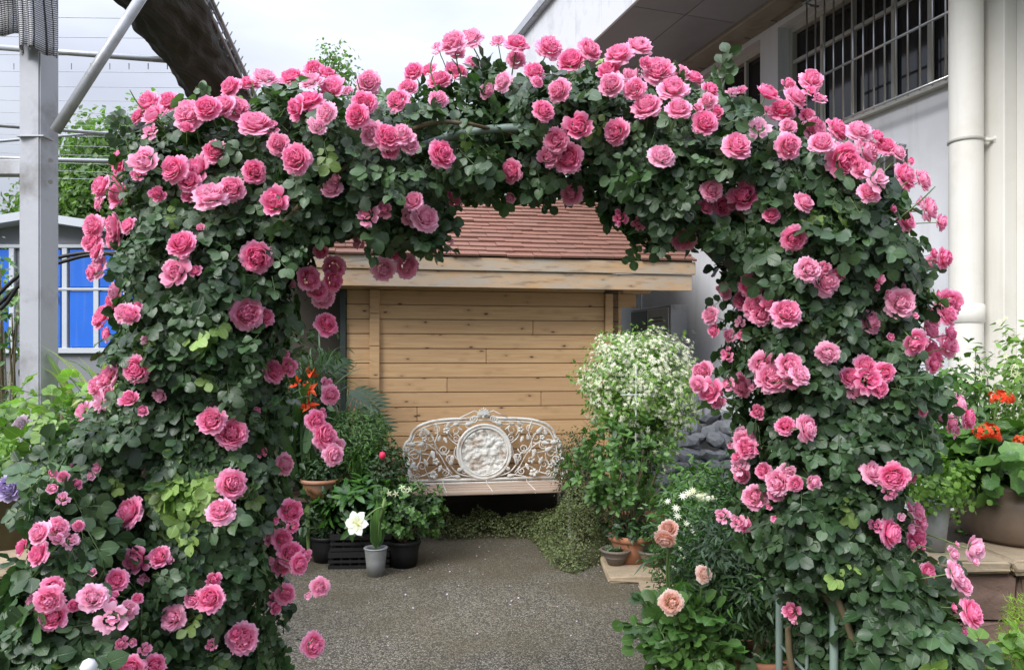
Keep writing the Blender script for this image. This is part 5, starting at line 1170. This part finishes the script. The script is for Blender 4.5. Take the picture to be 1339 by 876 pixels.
# ---- background trees
M_BARK = plain('bark', (.13, .10, .07, 1), .9, .4, 8, bmp=.6)
def tree(name, x, y, h, lobes, n, leaf, mat, label):
    e = empty(name, (x, y, 0), 0, label, 'tree')
    MB().tube(smooth_path([(0, 0, 0), (.1, 0, h * .3), (0, 0, h * .75)]), [.16 - .008 * i for i in range(17)], 9).build('trunk', M_BARK, e, smooth=True)
    mb = MB()
    for (c, r) in lobes: mb.tube(smooth_path([(0.05, 0, h * .28), (c[0] * .5, c[1] * .5, (h * .28 + c[2]) / 2 + .1), c]), [.07 - .005 * i for i in range(9)] + [.02] * 8, 6)
    mb.build('limb', M_BARK, e, smooth=True); ps = []; ns = []
    for i, (c, r) in enumerate(lobes):
        k = int(n * r * r / sum(q_ * q_ for _, q_ in lobes)); kc = k // 12; cc, cn, _ = ell(kc, c, (r, r * .9, r * .8), .6, .3, 3, i); j = rng.integers(0, kc, k)
        ps.append(cc[j] + rng.normal(size=(k, 3)) * leaf * 1.25); ns.append(unit(cn[j] + rng.normal(size=(k, 3)) * .6 + [0, 0, .4]))
    p = np.concatenate(ps); nr = np.concatenate(ns); leaves(e, [leaflet(1, .6, 3, .2, .2)], p, nr, rng.normal(size=p.shape), leaf * rng.uniform(.6, 1.1, len(p)), [mat], 0, stuff='crown')
    return e
G_TREE = leafset((.055, .115, .025, 1), (.13, .22, .05, 1), rough=.5, transl=.35)
tree('garden_tree', -7.4, 14.5, 6.6, [((-.1, 0, 5.35), 1.05), ((1.0, 0, 5.6), .8), ((-.9, 0, 4.4), 1.0), ((.6, -.3, 4.4), 1.2), ((1.6, 0, 4.4), 1.0), ((-.4, -.3, 3.5), 1.1), ((1.2, -.2, 3.2), 1.1), ((-1.5, 0, 3.9), .65)], 42000, .14, G_TREE, 'leafy green tree rising behind the blue shed and steel post')
tree('slender_tree', P(436, 200, 12).x, 12, 6.6, [((0, 0, 6.25), .28), ((.05, 0, 5.85), .30), ((-.12, 0, 5.4), .3), ((.1, 0, 5.0), .35)], 1900, .085, G_TREE, 'slender sapling top showing above the roses against the sky')
for i, (x, y, lab) in enumerate([(-13, 17, 'broad hedge tree far left of the blue shed'), (-3.2, 16, 'distant tree hidden low behind the left of the wooden shed'), (-9.8, 13, 'bushy tree beyond the left side of the blue shed')]):
    tree('hedge_tree', x, y, 3.6, [((-.8, 0, 2.1), 1.2), ((.8, 0, 2.2), 1.1), ((0, 0, 2.9), .9), ((1.5, 0, 1.4), 1.0), ((-1.6, 0, 1.3), 1.0)], 5000, .13, G_DARK, lab)

# ================================================================ METAL ARCH
M_ARCH = plain('grey_green_arch_paint', (.20, .27, .235, 1), .5, .15, 8)
arch = empty('metal_arch', (0, 2.4, 0), 0, 'slim grey green tubular metal arch carrying the climbing roses', 'garden arch')
def hoop(y, rx=.926, spring=1.45, ht=1.03, p=1.7, n=40):
    pts = [(-rx, y, 0), (-rx, y, spring * .5)]
    for i in range(n + 1):
        a = math.pi * i / n; c_ = math.cos(a); s_ = math.sin(a)
        pts.append((-rx * math.copysign(abs(c_) ** (2 / p), c_) if abs(c_) > 1e-6 else 0, y, spring + ht * abs(s_) ** (2 / p)))
    return pts + [(rx, y, spring * .5), (rx, y, 0)]
for y in (-.20, .25): MB().tube(hoop(y) if y > 0 else hoop(y, spring=1.27, ht=1.0, p=1.85), .0125, 8).build('hoop', M_ARCH, arch, smooth=True)
MB().tube(hoop(0, .926), .006, 6).build('hoop', M_ARCH, arch, smooth=True)
for sx_ in (-1, 1):
    for z_ in (.25, .62, .95, 1.25, 1.6): MB().tube([(sx_ * .926, -.20, z_), (sx_ * .926, .25, z_)], .005, 6).build('cross_bar', M_ARCH, arch, smooth=True)
hp_ = hoop(0)
for i in (8, 14, 20, 26, 32): q = hp_[i + 2]; MB().tube([(q[0], -.18, q[2] - .1), (q[0], .25, q[2])], .005, 6).build('cross_bar', M_ARCH, arch, smooth=True)

# ================================================================ CLIMBING ROSES
YC = 2.35
def wp(lst): return [((x - CX) / F * Y, H - (y - HY) / F * Y) for x, y, Y in lst]
def wpoly(outer, inner, yo=2.30, yi=2.42): return wp([(x, y, yo) for x, y in outer] + [(x, y, yi) for x, y in inner])
LEFT = wpoly([(10, 1150), (50, 900), (75, 790), (95, 700), (100, 620), (120, 550), (165, 480), (178, 400), (168, 330), (160, 265), (165, 205), (200, 168), (270, 142), (350, 132), (430, 132), (500, 140), (560, 126), (600, 114), (655, 108)],
             [(655, 242), (612, 246), (585, 275), (572, 312), (540, 312), (512, 335), (478, 305), (440, 300), (400, 315), (382, 370), (378, 430), (366, 500), (362, 600), (360, 700), (355, 790), (365, 900), (375, 1150)])
RIGHT = wpoly([(1235, 1150), (1230, 900), (1215, 820), (1190, 740), (1172, 690), (1172, 620), (1195, 560), (1205, 500), (1195, 420), (1182, 340), (1168, 275), (1130, 228), (1080, 192), (1025, 165), (960, 142), (900, 120), (830, 104), (760, 104), (700, 102), (645, 108)],
              [(645, 242), (720, 246), (790, 252), (812, 288), (848, 312), (890, 315), (925, 292), (948, 335), (958, 400), (955, 470), (968, 540), (965, 610), (975, 680), (1012, 730), (1050, 770), (1068, 830), (1080, 930), (1080, 1150)])
def surf_T(x, z, poly, T=.25, df=.13):
    d, ox, oz = pdist(x, z, poly); ins = inpoly(x, z, poly); p = np.c_[x, x * 0, z]
    t = T * np.sqrt(1 - (1 - np.clip(d / df, 0, 1)) ** 2) * (1 + .26 * pn(p, 2.6, 3) + .22 * pn(p, 6.5, 5)); return t, ins, d, ox, oz
def rose_points(poly, n, T=.25, df=.13, yc=YC):
    P2 = np.array(poly); lo = P2.min(0) - .03; hi = P2.max(0) + .03
    x = rng.uniform(lo[0], hi[0], n); z = rng.uniform(lo[1], hi[1], n); t, ins, d, ox, oz = surf_T(x, z, poly, T, df)
    ok = ins | (d < .022) ; x, z, t, d, ox, oz = x[ok], z[ok], t[ok], d[ok], ox[ok], oz[ok]; k = len(x)
    u = rng.random(k); s = np.where(u < .55, rng.uniform(.72, 1.04, k), np.where(u < .78, rng.uniform(-.6, .72, k), -rng.uniform(.6, 1.0, k)))
    y = yc - s * t - .012; e = np.clip(1 - d / df, 0, 1)
    nr = np.c_[ox * e * 1.1, -np.sign(s) * (1.1 - e * .5) * np.where(np.abs(s) > .6, 1, .4), oz * e * .9 + .5]
    return np.c_[x, y, z], unit(nr), s, d
def CR(x0, y0, lst, sc_=2.92): return [(x0 + a / sc_, y0 + b__ / sc_, r_ / sc_) for a, b__, r_ in lst]
raw = []
raw += CR(0, 0, [(560,390,45),(640,385,40),(585,435,45),(525,440,28),(715,430,55),(715,485,25),(790,408,46),(850,400,48),(905,410,45),(975,465,55),(875,330,40),(955,310,35),(570,500,30),(545,610,50),(450,620,45),(525,665,25),(380,710,45),(445,740,50),(440,680,30),(375,775,25),(660,640,45),(820,575,40),(750,640,50),(720,690,40),(720,740,30),(800,740,55),(885,718,42),(970,655,38),(600,740,30),(350,860,45),(430,865,50),(485,860,35),(765,870,16)])
raw += CR(300, 0, [(135,290,48),(75,310,30),(235,290,45),(310,305,45),(325,265,40),(375,275,28),(390,330,48),(300,380,50),(250,410,40),(365,430,40),(450,345,20),(335,480,30),(30,405,40),(105,470,50),(155,485,28),(185,550,42),(250,605,52),(105,655,42),(15,720,35),(170,765,52),(390,715,34),(405,685,18),(525,345,35),(530,310,40),(515,390,40),(485,440,42),(540,510,40),(605,520,45),(660,510,45),(615,570,35),(690,550,35),(700,270,36),(680,330,36),(640,380,38),(760,265,33),(800,300,48),(865,270,42),(800,375,35),(850,155,48),(920,140,42),(800,180,30),(870,195,30),(930,235,30),(815,585,47),(700,765,36),(750,830,45),(690,830,32),(525,822,46),(590,800,30),(860,755,33),(985,350,30)])
raw += CR(600, 0, [(150,155,30),(220,160,47),(220,225,35),(348,175,42),(505,185,47),(428,228,47),(290,270,40),(300,310,20),(118,350,42),(165,310,38),(380,342,45),(325,420,43),(455,478,46),(597,498,48),(610,200,45),(690,170,45),(570,265,40),(580,320,42),(650,290,47),(670,335,40),(715,240,28),(715,400,52),(765,265,50),(845,275,35),(900,293,40),(820,330,50),(840,410,47),(775,592,48),(372,535,42),(345,597,38),(415,600,50),(445,625,28),(197,655,40),(430,740,38),(195,755,18),(965,340,33),(950,385,30),(915,410,20),(940,465,48),(985,430,25),(967,725,35),(945,790,30),(612,830,30),(685,855,30)])
raw += CR(900, 0, [(25,290,38),(100,335,45),(170,350,25),(205,345,18),(305,350,42),(385,320,28),(475,300,45),(415,365,40),(470,345,30),(505,375,25),(360,415,47),(300,420,22),(270,485,43),(385,555,50),(385,480,30),(455,435,25),(510,540,48),(490,490,40),(575,490,40),(655,495,48),(600,610,55),(690,575,52),(755,555,35),(805,580,35),(665,640,35),(725,680,48),(695,730,38),(835,670,45),(900,685,42),(725,520,28),(850,615,15),(100,725,38),(70,790,32),(135,785,40),(210,745,47),(175,775,28),(225,695,30),(447,768,40),(318,818,26),(835,840,45),(925,795,40),(970,850,30),(785,798,14),(880,775,12),(190,550,47)])
raw += CR(0, 290, [(430,60,40),(345,75,35),(365,112,35),(370,172,42),(345,195,30),(690,80,52),(665,190,55),(765,30,20),(745,185,20),(700,135,15),(980,135,50),(435,275,38),(430,310,42),(385,360,45),(470,345,35),(500,355,28),(405,430,30),(525,320,15),(555,450,17),(515,563,48),(405,590,45),(365,625,35),(375,690,42),(310,720,38),(395,650,35),(490,672,32),(608,665,22),(945,350,55),(805,755,48),(885,805,52),(980,720,14),(545,720,18)])
raw += CR(300, 290, [(135,360,38),(310,215,42),(400,175,38),(400,225,38),(340,260,35),(365,290,42),(235,235,18),(375,390,38),(350,118,26),(490,80,22),(630,120,27),(590,185,40),(680,170,38),(175,570,42),(225,555,32),(390,660,35),(375,620,25),(335,760,42),(350,735,20),(370,815,42),(405,860,35),(105,720,14),(845,75,12),(215,505,18)])
raw += CR(900, 290, [(-20,65,42),(405,65,45),(460,180,43),(520,175,25),(530,230,48),(565,205,25),(138,142,18),(232,240,40),(130,250,25),(140,275,22),(200,300,35),(255,325,45),(310,310,32),(280,355,35),(375,345,45),(80,355,28),(95,415,24),(155,432,25),(195,380,20),(205,430,18),(145,505,28),(815,308,50),(768,282,17),(720,248,13),(822,247,14),(868,357,12),(700,380,43),(985,140,38),(945,150,28),(940,120,20),(1000,310,42),(995,350,40),(935,360,38),(960,280,20),(930,420,45),(870,465,42),(1005,430,35),(1000,470,40),(935,500,50),(940,545,30),(530,503,42),(680,545,38),(620,590,38),(750,575,32),(690,605,47),(735,640,32),(645,645,35),(285,545,40),(320,590,50),(285,600,30),(390,545,42),(430,580,38),(400,600,35),(50,570,38),(35,620,30),(80,640,48),(110,680,30),(150,620,25),(200,630,35),(245,628,15),(195,585,12),(118,690,22),(265,727,28),(370,775,35),(460,787,50),(200,810,25),(210,840,38),(240,865,25),(165,852,12),(1040,700,40),(1075,750,42),(1010,770,30),(1025,800,28),(975,715,15),(965,750,14),(900,722,20),(775,440,15),(730,220,18)])
raw += CR(0, 576, [(200,125,18),(240,135,22),(200,180,18),(240,220,22),(295,165,20),(370,105,18),(345,135,15),(275,90,10),(560,125,15),(890,165,50),(840,265,48),(487,272,50),(100,325,32),(145,350,45),(80,405,32),(140,430,40),(220,330,35),(220,375,20),(270,380,30),(300,325,20),(515,457,47),(605,440,38),(650,455,12),(350,500,15),(445,530,35),(550,530,18),(200,560,35),(125,610,30),(185,610,48),(200,670,50),(280,630,20),(355,595,45),(430,680,50),(490,645,32),(420,620,20),(440,590,15),(525,600,20),(800,603,52),(735,605,30),(815,530,25),(655,675,40),(930,755,48),(900,735,25),(805,780,22),(555,795,22),(465,775,22),(505,768,15),(450,825,22),(590,860,40),(500,868,40),(440,868,30),(535,870,25),(965,735,22)])
raw += CR(300, 576, [(215,90,42),(240,270,38),(245,330,28),(160,370,30),(205,375,35),(175,305,12),(235,430,45),(200,480,35),(270,470,35),(290,440,25),(155,458,14),(215,585,35),(180,605,28),(180,640,22),(345,560,35),(300,590,12),(325,780,40),(125,40,25),(400,55,38),(365,15,25)])
raw += CR(820, 576, [(455,25,38),(425,95,30),(435,130,28),(415,65,18),(500,35,14),(518,115,30),(570,155,48),(615,120,28),(645,165,30),(565,200,28),(715,160,30),(490,215,38),(540,250,12),(362,285,28),(420,310,30),(445,320,25),(565,300,15),(625,650,33),(637,690,12)])
raw += CR(1039, 576, [(300,120,42),(380,140,48),(450,140,32),(370,195,30),(375,350,52),(312,325,26),(408,292,14),(445,250,25),(475,265,30),(485,300,28),(495,325,25),(445,335,18),(470,370,38),(450,400,20),(490,405,20),(512,505,34),(610,432,26),(622,395,13),(693,415,46),(693,462,14),(620,505,45),(650,550,35),(610,635,18),(685,658,52),(648,730,18)])
blooms = []
for x, y, r_ in raw:
    if all((x - a) ** 2 + (y - b__) ** 2 > 40 for a, b__, _ in blooms): blooms.append((x, y, r_))
LOWL = wp([(x, y, 2.0) for x, y in [(75, 610), (105, 650), (140, 720), (190, 800), (230, 1100), (-80, 1100), (-70, 860), (-20, 815), (35, 790), (62, 720), (66, 660)]])
LOWR = wp([(x, y, 2.2) for x, y in [(1140, 700), (1180, 740), (1222, 800), (1250, 880), (1260, 1120), (1100, 1120), (1120, 850)]])
vols = {'L': [(LEFT, .25, .13, YC), (LOWL, .16, .12, 2.0)], 'R': [(RIGHT, .25, .13, YC), (LOWR, .15, .12, 2.2)]}
bl3 = {'L': [], 'R': []}
rb = random.Random(21)
for x, y, r_ in blooms:
    side = 'L' if x < 645 else 'R'; ys = np.linspace(1.7, 2.62, 93); t = (x - CX) / F; u = -(y - HY) / F
    best = None; dd = None
    for poly, T, df, yc in vols[side]:
        X = t * ys; Z = H + u * ys; tt, ins, d, ox, oz = surf_T(X, Z, poly, T, df); hit = np.where(ins & (ys > yc - tt) & (ys < yc + tt))[0]
        if len(hit) and (best is None or ys[hit[0]] < best): best = ys[hit[0]]; i = hit[0]; dd = (ox[i], oz[i], d[i])
    if best is None:
        poly, T, df, yc = vols[side][0] if not (side == 'L' and x < 110 and y > 600) and not (side == 'R' and x > 1230 and y > 690) else vols[side][1]
        X = np.array([t * yc]); Z = np.array([H + u * yc]); d, ox, oz = pdist(X, Z, poly); best = yc + rb.uniform(-.10, .08); dd = (-ox[0], -oz[0], 0)
    Y = best - .035 - (.02 if r_ > 12 else 0)
    e_ = max(0, 1 - dd[2] / .10)
    nv_ = Vector((dd[0] * e_ * .9 + rb.gauss(0, .30), -1, dd[1] * e_ * .5 + .18 + rb.gauss(0, .27)))
    kind = 2 if r_ < 6.2 else (1 if (r_ < 11.5 and rb.random() < .7) or rb.random() < .12 else 0)
    bl3[side].append((P(x, y, Y), nv_, r_ / F * Y * rb.uniform(.92, 1.12), kind))
ROSE_T = [rose_leaf(s, 2 if s % 3 else 3) for s in range(6)]
def clear(pts, nm, side, r2=1.0):
    keep = np.ones(len(pts), bool); px = pts[:, 0] / pts[:, 1]; pz = (pts[:, 2] - H) / pts[:, 1]
    for p_, n2, r_, k in bl3[side]:
        d = np.hypot(px - p_.x / p_.y, pz - (p_.z - H) / p_.y) * p_.y; keep &= ~((d < r_ * 1.1 + .03) & (pts[:, 1] < p_.y + .055) & (pts[:, 1] > p_.y - .5))
    for w_ in (.065,):     # leave the front hoop bare where it crosses the open face of the crown
        X = px * 2.2; Z = H + pz * 2.2; q_ = np.array([h[::2] for h in hoop(-.2, spring=1.27, ht=1.0, p=1.85, n=80)])
        m_ = (pts[:, 1] < 2.23) & (X > -.36) & (X < .02) & (Z > 1.6); dq = np.min(np.hypot(X[:, None] - q_[None, :, 0], Z[:, None] - q_[None, :, 1]), axis=1); keep &= ~(m_ & (dq < w_) & (rng.random(len(X)) < .93))
        m_ = (Z < .98) & (pts[:, 1] < 2.2) & (np.abs(X - .926) < .035); keep &= ~m_
    return keep
def climbing_rose(side, x0, label, n1, n2, canes):
    e = empty('climbing_rose', (x0, 2.4, 0), 0, label, 'climbing rose'); off = (x0, 2.4, 0); P_, N_, S_, Z_ = [], [], [], []
    for i, (poly, T, df, yc) in enumerate(vols[side]):
        p, nr, s, d = rose_points(poly, n1 if i == 0 else n2, T, df, yc); thin = (pn(p, 5.0, 2) > (-1.05 if i else -.90)) & ~((p[:, 2] < 1.0) & (pn(p, 6.0, 9) < -.45) & (s > .6)); p, nr, s = p[thin], nr[thin], s[thin]
        P_.append(p); N_.append(nr); S_.append(s); Z_.append(np.full(len(p), (.080 if i == 0 else .104)))
    hq = np.array(hoop(-.2, spring=1.27, ht=1.0, p=1.85, n=80)); hq = hq[(hq[:, 0] * (-1 if side == 'L' else 1) > .40) & (hq[:, 2] > 1.1)]   # leaves tied in round the front hoop
    hi_ = rng.integers(0, len(hq), 420); hpnt = hq[hi_] + rng.normal(size=(420, 3)) * [.045, .02, .045] + [0, 2.4 - .055, 0]
    P_.append(hpnt); N_.append(unit(rng.normal(size=hpnt.shape) * .4 + [0, -1, .4])); S_.append(np.full(420, .9)); Z_.append(np.full(420, .078))
    p = np.concatenate(P_); nr = np.concatenate(N_); s = np.concatenate(S_); z_ = np.concatenate(Z_); nr = unit(nr + rng.normal(size=p.shape) * .42)
    d = np.c_[rng.normal(size=len(p)) * .8 + nr[:, 0] * .6, rng.normal(size=len(p)) * .4 - .2, rng.normal(size=len(p)) * .5 - .75 + (p[:, 2] > 2.2) * .9]
    sc_ = z_ * rng.uniform(.55, 1.15, len(p)); c0 = p + unit(d) * (sc_ * .5)[:, None]; k = clear(c0, None, side); p, nr, d, sc_, s = p[k], nr[k], d[k], sc_[k], s[k]
    score = np.where(s > .93, 1.0, 0) * sc_ / p[:, 1] * (np.abs(p[:, 2] - 1.7) < .85) + rng.random(len(p)) * .004
    young = (rng.random(len(p)) < .022) & (s > .9)
    if side == 'L':
        yc_ = P(240, 655, 2.07); young |= (np.hypot(p[:, 0] - yc_.x, p[:, 2] - yc_.z) < .085) & (s > .78)
    leaves(e, ROSE_T, p[~young], nr[~young], d[~young], sc_[~young], [M_ROSELEAF, M_STEM], 300, 'leaf', 'foliage', score[~young], off)
    leaves(e, ROSE_T[:2], p[young], nr[young], d[young], sc_[young] * .95, [M_ROSEYOUNG, M_STEM], 0, 'leaf', 'young_foliage', None, off)
    # stray young shoots standing out of the crown
    poly = vols[side][0][0]; k = len(poly) - (18 if side == 'L' else 18); rs2 = random.Random(77 + ord(side)); sp_, sn_, sd_ = [], [], []
    for i in range(26):
        j = rs2.randrange(2, 17); a_ = Vector(poly[j]); b2 = Vector(poly[j + 1]); q = a_.lerp(b2, rs2.random()); cen = Vector((-.0, 1.45)); o_ = (q - cen).normalized()
        base = Vector((q.x - o_.x * .05, 2.30 + rs2.uniform(-.14, .14), q.y - o_.y * .05)); ln = rs2.uniform(.05, .12)
        tipv = base + Vector((o_.x * ln * .9, rs2.uniform(-.06, .04), o_.y * ln * .6 + ln * .55)); midv = base.lerp(tipv, .5) + Vector((rs2.uniform(-.02, .02), 0, rs2.uniform(0, .03)))
        path_ = smooth_path([base, midv, tipv], 4); MB().tube([v_ - Vector(off) for v_ in path_], [.003 - .0002 * z2 for z2 in range(len(path_))], 5).build('shoot', M_STEM, e, smooth=True)
        for t2 in (3, 5, 6, 7, 8):
            sp_.append(tuple(path_[t2])); sn_.append((rs2.uniform(-.6, .6), -.7, rs2.uniform(.2, 1))); sd_.append((o_.x + rs2.uniform(-.9, .9), rs2.uniform(-.5, .2), o_.y + rs2.uniform(-.9, .6)))
    sp_ = np.array(sp_); kk = clear(sp_, None, side); yy = rng.random(len(sp_)) < .3
    for m_, mt_ in ((kk & ~yy, M_ROSELEAF), (kk & yy, M_ROSEYOUNG)):
        leaves(e, ROSE_T[:3], sp_[m_], np.array(sn_)[m_], np.array(sd_)[m_], rng.uniform(.055, .085, int(m_.sum())), [mt_, M_STEM], 0, 'leaf', 'shoot_foliage', None, off)
    for p_, n_, r_, k in bl3[side]: put_bloom(e, BL_PINK, p_, n_, r_, k, rb, off)
    for pts_ in canes: MB().tube(smooth_path([Vector(a_) - Vector(off) for a_ in pts_], 6), [.013 - .008 * i / (6 * (len(pts_) - 1)) for i in range(6 * (len(pts_) - 1) + 1)], 7).build('cane', M_CANE, e, smooth=True)
    return e
def cane(sx_, y, w_, seed):
    r2 = random.Random(seed); pts = [(sx_ * (.93 + r2.uniform(-.12, .12)), y, 0)]
    for z_ in (.35, .75, 1.1, 1.5): pts.append((sx_ * (.93 + r2.uniform(-w_, w_)), y + r2.uniform(-.08, .08), z_))
    for a in (25, 50, 75, 95)[:r2.choice((2, 3, 4))]: pts.append((sx_ * .92 * math.cos(R(a)), y + r2.uniform(-.1, .1), 1.45 + .80 * math.sin(R(a)) + r2.uniform(-.05, .05)))
    return pts
cL = climbing_rose('L', -.93, 'pink climbing rose in full bloom on the left half of the arch', 31000, 4400, [cane(-1, 2.4 + (k - 3) * .07, .12, k) for k in range(7)])
cR = climbing_rose('R', .93, 'pink climbing rose in full bloom on the right half of the arch', 31000, 3400, [cane(1, 2.4 + (k - 3) * .07, .12, 30 + k) for k in range(7)])
print('BLOOMS', len(bl3['L']), len(bl3['R']))
